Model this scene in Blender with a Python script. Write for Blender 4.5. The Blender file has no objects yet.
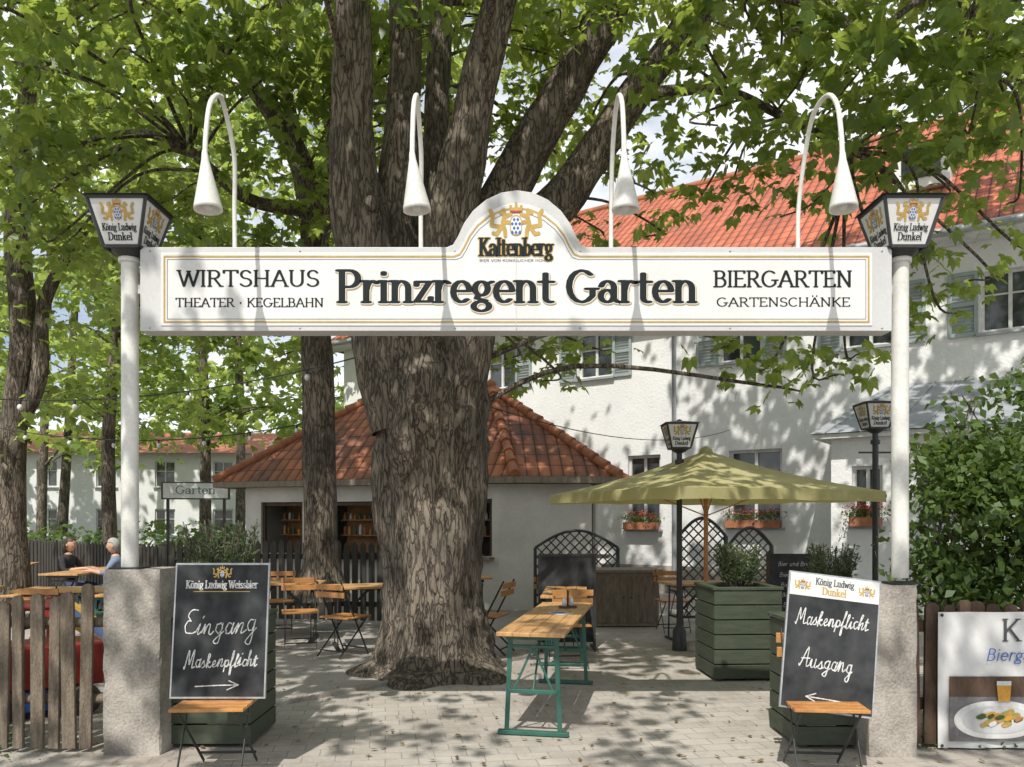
import bpy, math, random
import numpy as np
from mathutils import Vector, Matrix, noise
random.seed(7); rng=np.random.default_rng(11)
scene=bpy.context.scene
F=800.0; HZ=520.0; CH=1.6
def W(px,py,D): return Vector(((px-512)*D/F, D, CH+(HZ-py)*D/F))   # survey reading at a true distance -> metres
# ------------------------------------------------------------------ materials
def newmat(name):
    m=bpy.data.materials.new(name); m.use_nodes=True
    nt=m.node_tree; nt.nodes.clear()
    out=nt.nodes.new('ShaderNodeOutputMaterial'); return m,nt,out
def N(nt,t,**kw):
    n=nt.nodes.new(t)
    for k,v in kw.items(): setattr(n,k,v)
    return n
def mathn(nt,op,a,b=None):
    n=nt.nodes.new('ShaderNodeMath'); n.operation=op
    for i,x in enumerate((a,b)):
        if x is None: continue
        if isinstance(x,(int,float)): n.inputs[i].default_value=x
        else: nt.links.new(x,n.inputs[i])
    return n.outputs[0]
def mixc(nt,fac,a,b):
    n=nt.nodes.new('ShaderNodeMix'); n.data_type='RGBA'
    for s,x in ((n.inputs[0],fac),(n.inputs[6],a),(n.inputs[7],b)):
        if isinstance(x,(int,float)): s.default_value=x
        elif isinstance(x,tuple): s.default_value=(x[0],x[1],x[2],1)
        else: nt.links.new(x,s)
    return n.outputs[2]
def ramp(nt,val,p0,p1):
    n=nt.nodes.new('ShaderNodeMapRange'); n.inputs[1].default_value=p0; n.inputs[2].default_value=p1
    nt.links.new(val,n.inputs[0]); return n.outputs[0]
def coords(nt,scale=(1,1,1),kind='Object'):
    tc=nt.nodes.new('ShaderNodeTexCoord'); mp=nt.nodes.new('ShaderNodeMapping')
    mp.inputs['Scale'].default_value=scale; nt.links.new(tc.outputs[kind],mp.inputs[0]); return mp.outputs[0]
def noi(nt,vec,scale,detail=4,rough=.6):
    n=nt.nodes.new('ShaderNodeTexNoise'); n.inputs['Scale'].default_value=scale
    n.inputs['Detail'].default_value=detail; n.inputs['Roughness'].default_value=rough
    nt.links.new(vec,n.inputs['Vector']); return n.outputs['Fac']
def finish(nt,out,col,rough=.7,bump=None,bs=.3,bd=.01,metal=0,spec=.5,trans=None):
    b=nt.nodes.new('ShaderNodeBsdfPrincipled')
    if isinstance(col,tuple): b.inputs['Base Color'].default_value=(*col,1)
    else: nt.links.new(col,b.inputs['Base Color'])
    b.inputs['Roughness'].default_value=rough; b.inputs['Metallic'].default_value=metal
    b.inputs['Specular IOR Level'].default_value=spec
    if bump is not None:
        n=nt.nodes.new('ShaderNodeBump'); n.inputs['Strength'].default_value=bs; n.inputs['Distance'].default_value=bd
        nt.links.new(bump,n.inputs['Height']); nt.links.new(n.outputs[0],b.inputs['Normal'])
    if trans:
        t=nt.nodes.new('ShaderNodeBsdfTranslucent'); t.inputs[0].default_value=(*trans,1); mx=nt.nodes.new('ShaderNodeMixShader'); mx.inputs[0].default_value=.4
        nt.links.new(b.outputs[0],mx.inputs[1]); nt.links.new(t.outputs[0],mx.inputs[2]); nt.links.new(mx.outputs[0],out.inputs[0]); return
    nt.links.new(b.outputs[0],out.inputs[0])
def mat(name,c1,c2=None,scale=6,rough=.6,stretch=(1,1,1),bs=.25,bd=.004,metal=0,spec=.5,fine=40,trans=None):
    m,nt,out=newmat(name)
    if c2 is None: c2=tuple(x*.72 for x in c1)
    v=coords(nt,stretch)
    a=noi(nt,v,scale); b=noi(nt,v,fine,2)
    s=mathn(nt,'ADD',mathn(nt,'MULTIPLY',a,.7),mathn(nt,'MULTIPLY',b,.3))
    f=ramp(nt,s,.36,.64)
    finish(nt,out,mixc(nt,f,c1,c2),rough,b if bs>.1 else None,bs,bd,metal,spec,trans)
    return m
M={}
M['white_paint']=mat('white_paint',(.72,.71,.68),(.52,.51,.47),3,.42)
M['sign_white']=mat('sign_white',(.68,.68,.67),(.59,.59,.58),1.5,.4,bs=.05)
M['sign_frame']=mat('sign_frame',(.54,.54,.54),(.45,.45,.45),2,.45,bs=.05)
M['black_ink']=mat('black_ink',(.007,.012,.013),(.012,.016,.018),5,.6,bs=.02,spec=.2)
M['gold']=mat('gold_ink',(.48,.32,.08),(.36,.23,.05),8,.45,bs=.02)
M['grey_ink']=mat('grey_ink',(.06,.065,.07),None,5,.5,bs=.02)
M['blue_ink']=mat('blue_ink',(.03,.13,.45),None,5,.5,bs=.02)
M['red_ink']=mat('red_ink',(.45,.03,.02),None,5,.5,bs=.02)
M['iron']=mat('black_iron',(.02,.022,.024),(.035,.035,.035),12,.5,bs=.05)
M['concrete']=mat('concrete',(.46,.42,.37),(.17,.155,.135),3.2,.9,bs=.8,bd=.008,fine=55)
M['greenpaint']=mat('green_planter_paint',(.035,.052,.03),(.065,.075,.05),5,.65,(1,1,5),bs=.4)
M['greenmetal']=mat('green_table_metal',(.03,.12,.09),(.02,.08,.06),8,.45,bs=.05)
M['orangewood']=mat('varnished_wood',(.52,.25,.08),(.34,.14,.04),4,.45,(2,2,2),bs=.2)
M['tabletop']=mat('table_top_wood',(.56,.33,.13),(.34,.18,.07),3,.45,(1,9,1),bs=.2)
M['palewood']=mat('weathered_paling',(.25,.20,.145),(.10,.08,.06),5,.9,(5,5,.8),bs=.9,bd=.012)
M['darkwood']=mat('dark_fence_wood',(.028,.026,.022),(.05,.045,.035),6,.8,(3,3,.6),bs=.5)
M['brownwood']=mat('brown_fence_wood',(.10,.06,.035),(.05,.03,.02),6,.8,(3,3,.6),bs=.6)
M['plaster']=mat('white_plaster',(.78,.78,.77),(.66,.665,.67),.9,.9,bs=.7,bd=.014,fine=18)
M['kioskwall']=mat('kiosk_render',(.66,.63,.57),(.5,.48,.43),1.5,.9,bs=.3)
M['shutter']=mat('shutter_paint',(.32,.38,.38),(.25,.3,.3),4,.6,bs=.05)
M['zinc']=mat('zinc_metal',(.40,.42,.45),(.28,.30,.32),3,.45,metal=.3,bs=.05)
M['slate']=mat('chalkboard_slate',(.014,.016,.018),(.055,.057,.06),2.2,.75,bs=.05,fine=9,spec=.25)
M['chalk']=mat('chalk',(.74,.74,.72),(.30,.30,.30),60,.95,bs=.05)
M['board_edge']=mat('aluminium_edge',(.5,.5,.5),None,10,.35,metal=.6,bs=.05)
M['canvas']=mat('parasol_canvas',(.60,.56,.29),(.44,.41,.19),2.5,.85,bs=.2,trans=(.62,.55,.22))
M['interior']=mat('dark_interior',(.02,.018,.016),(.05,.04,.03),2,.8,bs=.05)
M['warmlitshelf']=mat('warm_lit_shelf',(.45,.22,.07),(.2,.09,.03),3,.6,bs=.05)
M['frame_white']=mat('window_frame_white',(.70,.70,.68),None,6,.5,bs=.05)
M['skin']=mat('skin',(.55,.33,.23),(.48,.27,.18),12,.55,bs=.05)
M['hair_dark']=mat('hair_dark',(.02,.014,.01),(.05,.035,.02),30,.6)
M['hair_grey']=mat('hair_grey',(.42,.41,.39),(.25,.24,.23),30,.7)
M['cloth_dark']=mat('cloth_dark',(.02,.02,.025),(.035,.035,.04),10,.9)
M['cloth_blue']=mat('cloth_bluegrey',(.2,.25,.33),(.14,.18,.25),10,.9)
M['jeans']=mat('jeans',(.04,.06,.12),None,14,.9)
M['redplastic']=mat('red_plastic',(.30,.03,.02),(.22,.025,.02),4,.4,bs=.05)
M['blueplastic']=mat('blue_plastic',(.03,.10,.3),None,4,.4,bs=.05)
M['yellowplastic']=mat('yellow_plastic',(.55,.33,.04),None,4,.4,bs=.05)
M['terracotta']=mat('terracotta',(.4,.16,.08),None,8,.8)
M['amber']=mat('beer_amber',(.65,.35,.05),(.5,.24,.03),5,.3,bs=.05)
M['food']=mat('food',(.5,.27,.08),(.2,.22,.04),30,.6)
M['postergrey']=mat('poster_grey',(.09,.09,.1),(.2,.19,.18),9,.45,bs=.02)
M['cable']=mat('cable_black',(.02,.02,.02),None,10,.6,bs=.02)
M['greywood']=mat('grey_cabinet_wood',(.25,.21,.16),(.15,.12,.09),5,.8,(3,3,.7))
m,nt,out=newmat('window_glass'); v=coords(nt); f=noi(nt,v,.9,2)
finish(nt,out,mixc(nt,ramp(nt,f,.4,.6),(.02,.025,.03),(.06,.07,.08)),.06,None,spec=.9); M['glass']=m
# bark
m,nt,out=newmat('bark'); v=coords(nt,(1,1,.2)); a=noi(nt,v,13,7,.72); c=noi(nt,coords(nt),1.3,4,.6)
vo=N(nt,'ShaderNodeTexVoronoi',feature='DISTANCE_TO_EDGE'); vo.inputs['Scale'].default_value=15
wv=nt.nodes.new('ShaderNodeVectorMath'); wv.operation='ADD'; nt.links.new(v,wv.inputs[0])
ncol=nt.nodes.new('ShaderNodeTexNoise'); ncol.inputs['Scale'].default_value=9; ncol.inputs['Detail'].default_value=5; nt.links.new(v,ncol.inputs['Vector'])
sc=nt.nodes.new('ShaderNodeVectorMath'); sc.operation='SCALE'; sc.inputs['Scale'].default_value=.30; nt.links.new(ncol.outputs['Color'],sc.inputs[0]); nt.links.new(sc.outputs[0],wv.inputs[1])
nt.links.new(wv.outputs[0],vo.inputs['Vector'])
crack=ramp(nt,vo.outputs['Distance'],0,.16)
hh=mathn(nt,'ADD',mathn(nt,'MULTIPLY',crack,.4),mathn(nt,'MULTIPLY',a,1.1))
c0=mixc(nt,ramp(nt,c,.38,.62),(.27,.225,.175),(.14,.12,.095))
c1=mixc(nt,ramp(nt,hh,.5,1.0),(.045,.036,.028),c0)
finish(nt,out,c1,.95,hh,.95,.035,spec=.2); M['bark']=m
def leafmat(name,dark,light,trans,tf=.42):
    m,nt,out=newmat(name)
    g=nt.nodes.new('ShaderNodeNewGeometry'); v=coords(nt); cl=noi(nt,v,.6,1)
    r=mathn(nt,'ADD',mathn(nt,'MULTIPLY',g.outputs['Random Per Island'],.55),mathn(nt,'MULTIPLY',ramp(nt,cl,.35,.65),.45))
    col=mixc(nt,r,dark,light)
    tcol=mixc(nt,r,tuple(x*.6 for x in trans),trans)
    d=nt.nodes.new('ShaderNodeBsdfPrincipled'); d.inputs['Roughness'].default_value=.42; d.inputs['Specular IOR Level'].default_value=.45
    nt.links.new(col,d.inputs['Base Color'])
    t=nt.nodes.new('ShaderNodeBsdfTranslucent'); nt.links.new(tcol,t.inputs[0])
    mx=nt.nodes.new('ShaderNodeMixShader'); mx.inputs[0].default_value=tf
    nt.links.new(d.outputs[0],mx.inputs[1]); nt.links.new(t.outputs[0],mx.inputs[2]); nt.links.new(mx.outputs[0],out.inputs[0])
    return m
M['leaf']=leafmat('chestnut_leaf',(.035,.075,.018),(.11,.18,.045),(.58,.72,.13),.52)
M['leafback']=leafmat('background_leaf',(.05,.10,.025),(.17,.25,.06),(.64,.78,.17),.52)
M['leafhedge']=leafmat('hedge_leaf',(.035,.07,.018),(.11,.17,.045),(.3,.42,.08),.33)
M['rosemary']=leafmat('rosemary_leaf',(.05,.08,.03),(.12,.17,.07),(.12,.18,.06),.25)
M['litter']=leafmat('dry_leaf',(.12,.07,.03),(.26,.19,.08),(.2,.12,.04),.2)
M['flower']=leafmat('red_flower',(.4,.03,.03),(.6,.08,.1),(.5,.05,.05),.2)
def tilemat(name,ca,cb,cc):
    m,nt,out=newmat(name); uv=nt.nodes.new('ShaderNodeUVMap'); sp=nt.nodes.new('ShaderNodeSeparateXYZ'); nt.links.new(uv.outputs[0],sp.inputs[0])
    u=mathn(nt,'DIVIDE',sp.outputs[0],.21); w=mathn(nt,'DIVIDE',sp.outputs[1],.33)
    fu=mathn(nt,'FRACT',u); fw=mathn(nt,'FRACT',w)
    prof=mathn(nt,'SINE',mathn(nt,'MULTIPLY',fu,math.pi))
    h=mathn(nt,'ADD',prof,mathn(nt,'MULTIPLY',mathn(nt,'SUBTRACT',1.0,fw),.8))
    cmb=nt.nodes.new('ShaderNodeCombineXYZ'); nt.links.new(mathn(nt,'FLOOR',u),cmb.inputs[0]); nt.links.new(mathn(nt,'FLOOR',w),cmb.inputs[1])
    wn=nt.nodes.new('ShaderNodeTexWhiteNoise'); nt.links.new(cmb.outputs[0],wn.inputs['Vector'])
    c=mixc(nt,wn.outputs['Value'],ca,cb)
    st=noi(nt,coords(nt),1.1,5,.65); c=mixc(nt,ramp(nt,st,.42,.68),c,cc)
    gap=mathn(nt,'MULTIPLY',ramp(nt,prof,.0,.35),ramp(nt,fw,.0,.12))
    c=mixc(nt,gap,(.03,.015,.01),c)
    finish(nt,out,c,.8,h,1,.05); return m
M['tile']=tilemat('clay_tile_kiosk',(.40,.14,.065),(.22,.075,.035),(.10,.05,.035))
M['tile2']=tilemat('clay_tile_house',(.52,.15,.075),(.40,.10,.05),(.32,.09,.05))
M['tilecap']=mat('ridge_tile',(.40,.15,.07),(.22,.085,.045),4,.8)
# ------------------------------------------------------------------ mesh builder
class MB:
    def __init__(s): s.v=[];s.f=[];s.m=[];s.uv=[];s.mats=[];s.M=Matrix.Identity(4);s.sm=[]
    def mi(s,k):
        if k not in s.mats: s.mats.append(k)
        return s.mats.index(k)
    def add(s,vs,fs,k,uvs=None,smooth=False):
        o=len(s.v); i=s.mi(k)
        s.v+= [tuple(s.M@Vector(p)) for p in vs]
        for j,f in enumerate(fs):
            s.f.append([a+o for a in f]); s.m.append(i); s.uv.append(uvs[j] if uvs else None); s.sm.append(smooth)
    def box(s,c,d,k,R=None):
        x,y,z=d[0]/2,d[1]/2,d[2]/2
        vs=[Vector((a,b,e)) for e in(-z,z) for b in(-y,y) for a in(-x,x)]
        if R is not None: vs=[R@p for p in vs]
        c=Vector(c); s.add([p+c for p in vs],[(0,2,3,1),(4,5,7,6),(0,1,5,4),(2,6,7,3),(0,4,6,2),(1,3,7,5)],k)
    def bar(s,a,b,w,t,k,up=Vector((0,0,1))):
        a=Vector(a);b=Vector(b);d=b-a;L=d.length;d.normalize()
        if abs(d.dot(up))>.98: up=Vector((0,1,0))
        x=d.cross(up).normalized();y=x.cross(d)
        R=Matrix((x,d,y)).transposed(); s.box((a+b)/2,(w,L,t),k,R)
    def tube(s,path,rad,k,seg=10,caps=True):
        path=[Vector(p) for p in path]; n=len(path)
        if isinstance(rad,(int,float)): rad=[rad]*n
        vs=[];fs=[];ref=None
        for i,p in enumerate(path):
            t=(path[min(i+1,n-1)]-path[max(i-1,0)]).normalized()
            if ref is None: ref=Vector((1,0,0)) if abs(t.x)<.8 else Vector((0,1,0))
            x=(ref-t*ref.dot(t)).normalized(); ref=x; y=t.cross(x)
            for j in range(seg):
                a=2*math.pi*j/seg; vs.append(p+(x*math.cos(a)+y*math.sin(a))*rad[i])
        for i in range(n-1):
            for j in range(seg):
                fs.append((i*seg+j,i*seg+(j+1)%seg,(i+1)*seg+(j+1)%seg,(i+1)*seg+j))
        s.add(vs,fs,k,smooth=True)
        if caps: s.add(vs[:seg],[tuple(range(seg))][::-1],k); s.add(vs[-seg:],[tuple(range(seg))],k)
    def lathe(s,prof,c,k,seg=20,rot=0,smooth=True):
        vs=[];fs=[]
        for r,z in prof:
            for j in range(seg):
                a=2*math.pi*j/seg+rot; vs.append((c[0]+r*math.cos(a),c[1]+r*math.sin(a),c[2]+z))
        for i in range(len(prof)-1):
            for j in range(seg): fs.append((i*seg+j,i*seg+(j+1)%seg,(i+1)*seg+(j+1)%seg,(i+1)*seg+j))
        s.add(vs,fs,k,smooth=smooth)
    def ell(s,c,r,k,n=12,R=None):
        vs=[];fs=[];c=Vector(c)
        for i in range(n+1):
            th=math.pi*i/n
            for j in range(2*n):
                a=math.pi*j/n; p=Vector((r[0]*math.sin(th)*math.cos(a),r[1]*math.sin(th)*math.sin(a),r[2]*math.cos(th)))
                if R is not None: p=R@p
                vs.append(c+p)
        for i in range(n):
            for j in range(2*n): fs.append((i*2*n+j,(i+1)*2*n+j,(i+1)*2*n+(j+1)%(2*n),i*2*n+(j+1)%(2*n)))
        s.add(vs,fs,k,smooth=True)
    def prism(s,pts,y0,y1,k):
        n=len(pts); vs=[(p[0],y0,p[1]) for p in pts]+[(p[0],y1,p[1]) for p in pts]
        fs=[tuple(range(n)),tuple(range(2*n-1,n-1,-1))]+[(i,i+n,(i+1)%n+n,(i+1)%n) for i in range(n)]
        s.add(vs,fs,k)
    def polys(s,ps,y,k):
        for p in ps: s.add([(a,y,b) for a,b in p],[tuple(range(len(p)))],k)
    def build(s,name,parent=None,bevel=0,loc=None,rz=None):
        me=bpy.data.meshes.new(name); me.from_pydata(s.v,[],s.f); 
        for k in s.mats: me.materials.append(M[k])
        me.polygons.foreach_set('material_index',s.m); me.polygons.foreach_set('use_smooth',s.sm)
        if any(u is not None for u in s.uv):
            ul=me.uv_layers.new(name='UVMap')
            for p,u in zip(me.polygons,s.uv):
                if u:
                    for li,q in zip(p.loop_indices,u): ul.data[li].uv=q
        me.update(); o=bpy.data.objects.new(name,me); scene.collection.objects.link(o)
        if bevel:
            b=o.modifiers.new('bev','BEVEL'); b.width=bevel; b.segments=2; b.limit_method='ANGLE'; b.angle_limit=math.radians(50)
        if parent: o.parent=parent
        if loc is not None: o.location=loc
        if rz is not None: o.rotation_euler[2]=rz
        return o
def empty(name,loc=(0,0,0),rz=0):
    e=bpy.data.objects.new(name,None); scene.collection.objects.link(e); e.location=loc; e.rotation_euler[2]=rz; e.empty_display_size=.2; return e
# ------------------------------------------------------------------ pen lettering
def arc(cx,cy,rx,ry,a0,a1,n=12):
    return [(cx+rx*math.cos(math.radians(a0+(a1-a0)*i/n)),cy+ry*math.sin(math.radians(a0+(a1-a0)*i/n))) for i in range(n+1)]
def el(cx,cy,rx,ry): return arc(cx,cy,rx,ry,0,360,18)
V=[(.15,0),(.15,1)]
G={
'A':(.82,[[(.08,0),(.40,1)],[(.42,1),(.74,0)],[(.2,.36),(.62,.36)]],[(.08,0),(.74,0)]),
'B':(.70,[V,[(.15,1),(.36,1)]+arc(.36,.77,.2,.23,90,-90)+[(.15,.54)],[(.36,.54)]+arc(.38,.27,.24,.27,90,-90)+[(.15,0)]],[(.12,0),(.12,1)]),
'C':(.76,[arc(.42,.5,.34,.5,48,312)],[]),
'D':(.82,[V,[(.15,1),(.35,1)]+arc(.35,.5,.38,.5,90,-90)+[(.15,0)]],[(.12,0),(.12,1)]),
'E':(.68,[V,[(.15,1),(.58,1),(.58,.87)],[(.15,.52),(.48,.52)],[(.15,0),(.6,0),(.61,.14)]],[(.12,0),(.12,1)]),
'F':(.64,[V,[(.15,1),(.58,1),(.58,.87)],[(.15,.52),(.48,.52)]],[(.15,0),(.12,1)]),
'G':(.88,[arc(.44,.5,.36,.5,48,318)+[(.74,.2),(.74,.42)],[(.58,.42),(.86,.42)]],[]),
'H':(.84,[V,[(.68,0),(.68,1)],[(.15,.5),(.68,.5)]],[(.15,0),(.15,1),(.68,0),(.68,1)]),
'I':(.32,[[(.16,0),(.16,1)]],[(.16,0),(.16,1)]),
'K':(.76,[V,[(.62,1),(.17,.42)],[(.3,.58),(.66,0)]],[(.15,0),(.15,1),(.62,1),(.67,0)]),
'L':(.64,[V,[(.15,0),(.58,0),(.58,.16)]],[(.12,0),(.15,1)]),
'M':(.96,[[(.13,0),(.17,1)],[(.17,1),(.47,.1)],[(.47,.1),(.77,1)],[(.77,1),(.82,0)]],[(.13,0),(.82,0),(.14,1),(.8,1)]),
'N':(.84,[[(.15,0),(.15,1)],[(.15,1),(.68,0)],[(.68,0),(.68,1)]],[(.15,0),(.12,1),(.68,1)]),
'O':(.88,[el(.44,.5,.36,.5)],[]),
'P':(.68,[V,[(.15,1),(.36,1)]+arc(.36,.74,.24,.26,90,-90)+[(.15,.48)]],[(.15,0),(.12,1)]),
'R':(.76,[V,[(.15,1),(.36,1)]+arc(.36,.75,.22,.25,90,-90)+[(.15,.5)],[(.36,.5),(.66,0)]],[(.15,0),(.12,1),(.69,0)]),
'S':(.66,[arc(.34,.75,.22,.25,25,270)+arc(.33,.25,.25,.25,85,-155)],[]),
'T':(.74,[[(.37,0),(.37,1)],[(.05,.85),(.05,1),(.69,1),(.69,.85)]],[(.37,0)]),
'U':(.82,[[(.15,1),(.15,.35)]+arc(.41,.32,.26,.32,180,360)+[(.67,1)]],[(.15,1),(.67,1)]),
'V':(.8,[[(.08,1),(.4,0)],[(.4,0),(.72,1)]],[(.08,1),(.72,1)]),
'W':(1.04,[[(.06,1),(.3,0)],[(.3,0),(.52,.92)],[(.52,.92),(.74,0)],[(.74,0),(.98,1)]],[(.06,1),(.98,1),(.52,.95)]),
'Z':(.7,[[(.1,1),(.6,1),(.1,0),(.62,0)]],[]),
'a':(.60,[[(.1,.5)]+arc(.28,.46,.18,.2,140,0)+[(.46,.1),(.56,.01)],el(.27,.19,.18,.19)],[]),
'b':(.62,[[(.15,1),(.15,0)],el(.33,.32,.2,.32)],[(.12,1)]),
'c':(.56,[arc(.33,.33,.24,.33,48,312)],[]),
'd':(.64,[[(.5,1),(.5,0)],el(.31,.32,.2,.32)],[(.47,1),(.53,0)]),
'e':(.60,[arc(.32,.33,.23,.33,5,312),[(.1,.35),(.54,.35)]],[]),
'f':(.42,[arc(.35,.84,.15,.16,50,180)+[(.2,0)],[(.05,.64),(.4,.64)]],[(.2,0)]),
'g':(.60,[el(.28,.43,.18,.22),[(.44,.58),(.58,.64)],[(.2,.22),(.15,.12),(.4,.05)],el(.28,-.13,.22,.15)],[]),
'h':(.68,[[(.15,0),(.15,1)],[(.15,.42)]+arc(.34,.42,.19,.24,180,0)+[(.53,0)]],[(.15,0),(.12,1),(.53,0)]),
'i':(.32,[[(.16,0),(.16,.66)],[(.16,.87),(.16,.94)]],[(.16,0),(.13,.66)]),
'k':(.64,[[(.15,0),(.15,1)],[(.5,.64),(.17,.28)],[(.28,.4),(.54,0)]],[(.15,0),(.12,1),(.54,0)]),
'l':(.32,[[(.16,0),(.16,1)]],[(.16,0),(.13,1)]),
'm':(1.0,[[(.15,0),(.15,.66)],[(.15,.42)]+arc(.32,.42,.17,.24,180,0)+[(.49,0)],[(.49,.42)]+arc(.66,.42,.17,.24,180,0)+[(.83,0)]],[(.15,0),(.12,.66),(.49,0),(.83,0)]),
'n':(.68,[[(.15,0),(.15,.66)],[(.15,.42)]+arc(.34,.42,.19,.24,180,0)+[(.53,0)]],[(.15,0),(.12,.66),(.53,0)]),
'o':(.62,[el(.31,.33,.22,.33)],[]),
'p':(.62,[[(.15,.66),(.15,-.3)],el(.33,.33,.2,.33)],[(.12,.66),(.15,-.3)]),
'r':(.48,[[(.15,0),(.15,.66)],[(.15,.4)]+arc(.33,.42,.16,.24,180,70)+[(.44,.6)]],[(.15,0),(.12,.66)]),
's':(.50,[arc(.25,.5,.15,.16,25,270)+arc(.25,.17,.17,.17,85,-155)],[]),
't':(.44,[[(.2,.9),(.2,.14)]+arc(.33,.14,.13,.14,180,290),[(.04,.64),(.4,.64)]],[]),
'u':(.66,[[(.14,.66),(.14,.24)]+arc(.31,.22,.18,.22,180,350)+[(.5,.3)],[(.5,.66),(.5,0)]],[(.12,.66),(.47,.66),(.54,0)]),
'v':(.6,[[(.07,.66),(.3,0)],[(.3,0),(.53,.66)]],[]),
'w':(.86,[[(.07,.66),(.25,0)],[(.25,0),(.42,.62)],[(.42,.62),(.6,0)],[(.6,0),(.78,.66)]],[(.07,.66),(.78,.66)]),
'z':(.54,[[(.08,.52),(.08,.64),(.45,.64),(.08,.02),(.47,.02),(.48,.15)]],[]),
'·':(.4,[[(.2,.36),(.2,.52)]],[]),' ':(.34,[],[]),
}
G['Ä']=(G['A'][0],G['A'][1]+[[(.26,1.15),(.26,1.24)],[(.56,1.15),(.56,1.24)]],G['A'][2])
G['ö']=(G['o'][0],G['o'][1]+[[(.2,.85),(.2,.92)],[(.41,.85),(.41,.92)]],[])
H={
'E':(.62,[arc(.42,.76,.26,.24,50,250,8)+arc(.36,.27,.3,.27,100,300,8)+[(.66,.12)]],1),
'M':(.95,[[(.02,.05),(.1,.0),(.2,.95),(.25,.98),(.42,.25),(.62,1.0),(.68,.98),(.72,.1),(.80,.0),(.95,.1)]],1),
'A':(.8,[[(.02,.08),(.12,.0),(.46,1.0),(.54,.1),(.62,.0),(.8,.12)],[(.1,.4),(.7,.45)]],1),
'i':(.34,[[(0,.1),(.14,.5),(.13,.1),(.2,.0),(.34,.12)],[(.2,.78),(.22,.82)]],1),
'n':(.6,[[(0,.1),(.12,.5),(.12,.0),(.2,.38),(.32,.5),(.38,.42),(.38,.08),(.45,.0),(.6,.12)]],1),
'g':(.52,[arc(.24,.26,.16,.24,50,380,12),[(.4,.5),(.38,-.35),(.28,-.5),(.12,-.42),(.14,-.28),(.52,.1)]],1),
'a':(.52,[arc(.23,.25,.16,.25,50,370,12),[(.4,.5),(.38,.08),(.44,.0),(.52,.12)]],1),
's':(.42,[[(0,.1),(.2,.52),(.22,.4),(.32,.2),(.26,.02),(.12,.02)],[(.26,.02),(.42,.1)]],1),
'k':(.52,[[(0,.1),(.22,.8),(.22,1.0),(.12,.95),(.1,.0)],[(.1,.25),(.28,.48),(.34,.4),(.14,.26),(.36,.0),(.52,.12)]],1),
'e':(.44,[[(0,.12),(.28,.3),(.26,.48),(.16,.5),(.08,.3),(.14,.04),(.26,.0),(.44,.12)]],1),
'p':(.52,[[(0,.1),(.12,.5),(.08,-.42)],[(.1,.3)]+arc(.24,.25,.15,.25,150,-150,10),[(.2,.0),(.52,.12)]],1),
'f':(.36,[[(0,.1),(.2,.6),(.26,.98),(.18,1.0),(.12,.6),(.08,-.4),(.16,-.42),(.18,.0),(.36,.12)]],1),
'l':(.32,[[(0,.1),(.22,.8),(.2,1.0),(.12,.9),(.12,.1),(.18,.0),(.32,.12)]],1),
'c':(.42,[arc(.26,.25,.17,.25,50,290,10)+[(.42,.12)]],1),
'h':(.56,[[(0,.1),(.2,.8),(.18,1.0),(.1,.9),(.1,.0),(.18,.36),(.3,.48),(.36,.4),(.36,.06),(.42,.0),(.56,.12)]],1),
't':(.36,[[(0,.1),(.16,.85),(.14,.1),(.2,.0),(.36,.12)],[(.02,.58),(.32,.62)]],1),
'u':(.56,[[(0,.1),(.1,.5),(.1,.1),(.2,.0),(.34,.15),(.38,.5),(.38,.08),(.44,.0),(.56,.12)]],1),
}
def smooth2(L,n=4):
    if len(L)<3: return L
    P=[Vector((*p,0)) for p in L]; P=[P[0]*2-P[1]]+P+[P[-1]*2-P[-2]]; o=[]
    for i in range(1,len(P)-2):
        a,b,c,d=P[i-1:i+3]
        for j in range(n):
            t=j/n; q=.5*((2*b)+(c-a)*t+(2*a-5*b+4*c-d)*t*t+(3*b-a-3*c+d)*t**3); o.append((q.x,q.y))
    o.append((P[-2].x,P[-2].y)); return o
def raster(strokes,nx,nz,cell):
    A=[];B=[]
    for st in strokes:
        for a,b in zip(st[:-1],st[1:]): A.append(a);B.append(b)
    if not A: return []
    A=np.array(A);B=np.array(B); P=np.vstack([A,B])
    x0,z0=P.min(0)-(nx+cell*1.5,nz+cell*1.5); x1,z1=P.max(0)+(nx+cell*1.5,nz+cell*1.5)
    xs=np.arange(x0,x1+cell,cell); zs=np.arange(z0,z1+cell,cell)
    X,Z=np.meshgrid(xs/nx,zs/nz); F_=np.full(X.shape,1e9)
    for a,b in zip(A,B):
        ax,az=a[0]/nx,a[1]/nz; dx,dz=b[0]/nx-ax,b[1]/nz-az; L=dx*dx+dz*dz+1e-12
        t=np.clip(((X-ax)*dx+(Z-az)*dz)/L,0,1); F_=np.minimum(F_,np.hypot(X-ax-t*dx,Z-az-t*dz))
    F_-=1; ins=F_<0; out=[]
    for i in range(len(zs)-1):
        j=0
        while j<len(xs)-1:
            c=(ins[i,j],ins[i,j+1],ins[i+1,j+1],ins[i+1,j])
            if all(c):
                k=j
                while k<len(xs)-1 and ins[i,k+1] and ins[i+1,k+1]: k+=1
                out.append([(xs[j],zs[i]),(xs[k],zs[i]),(xs[k],zs[i+1]),(xs[j],zs[i+1])]); j=k; continue
            if any(c):
                q=[(xs[j],zs[i],F_[i,j]),(xs[j+1],zs[i],F_[i,j+1]),(xs[j+1],zs[i+1],F_[i+1,j+1]),(xs[j],zs[i+1],F_[i+1,j])]; p=[]
                for a,b in zip(q,q[1:]+q[:1]):
                    if a[2]<0: p.append((a[0],a[1]))
                    if (a[2]<0)!=(b[2]<0):
                        t=a[2]/(a[2]-b[2]); p.append((a[0]+(b[0]-a[0])*t,a[1]+(b[1]-a[1])*t))
                if len(p)>2: out.append(p)
            j+=1
    return out
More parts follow.
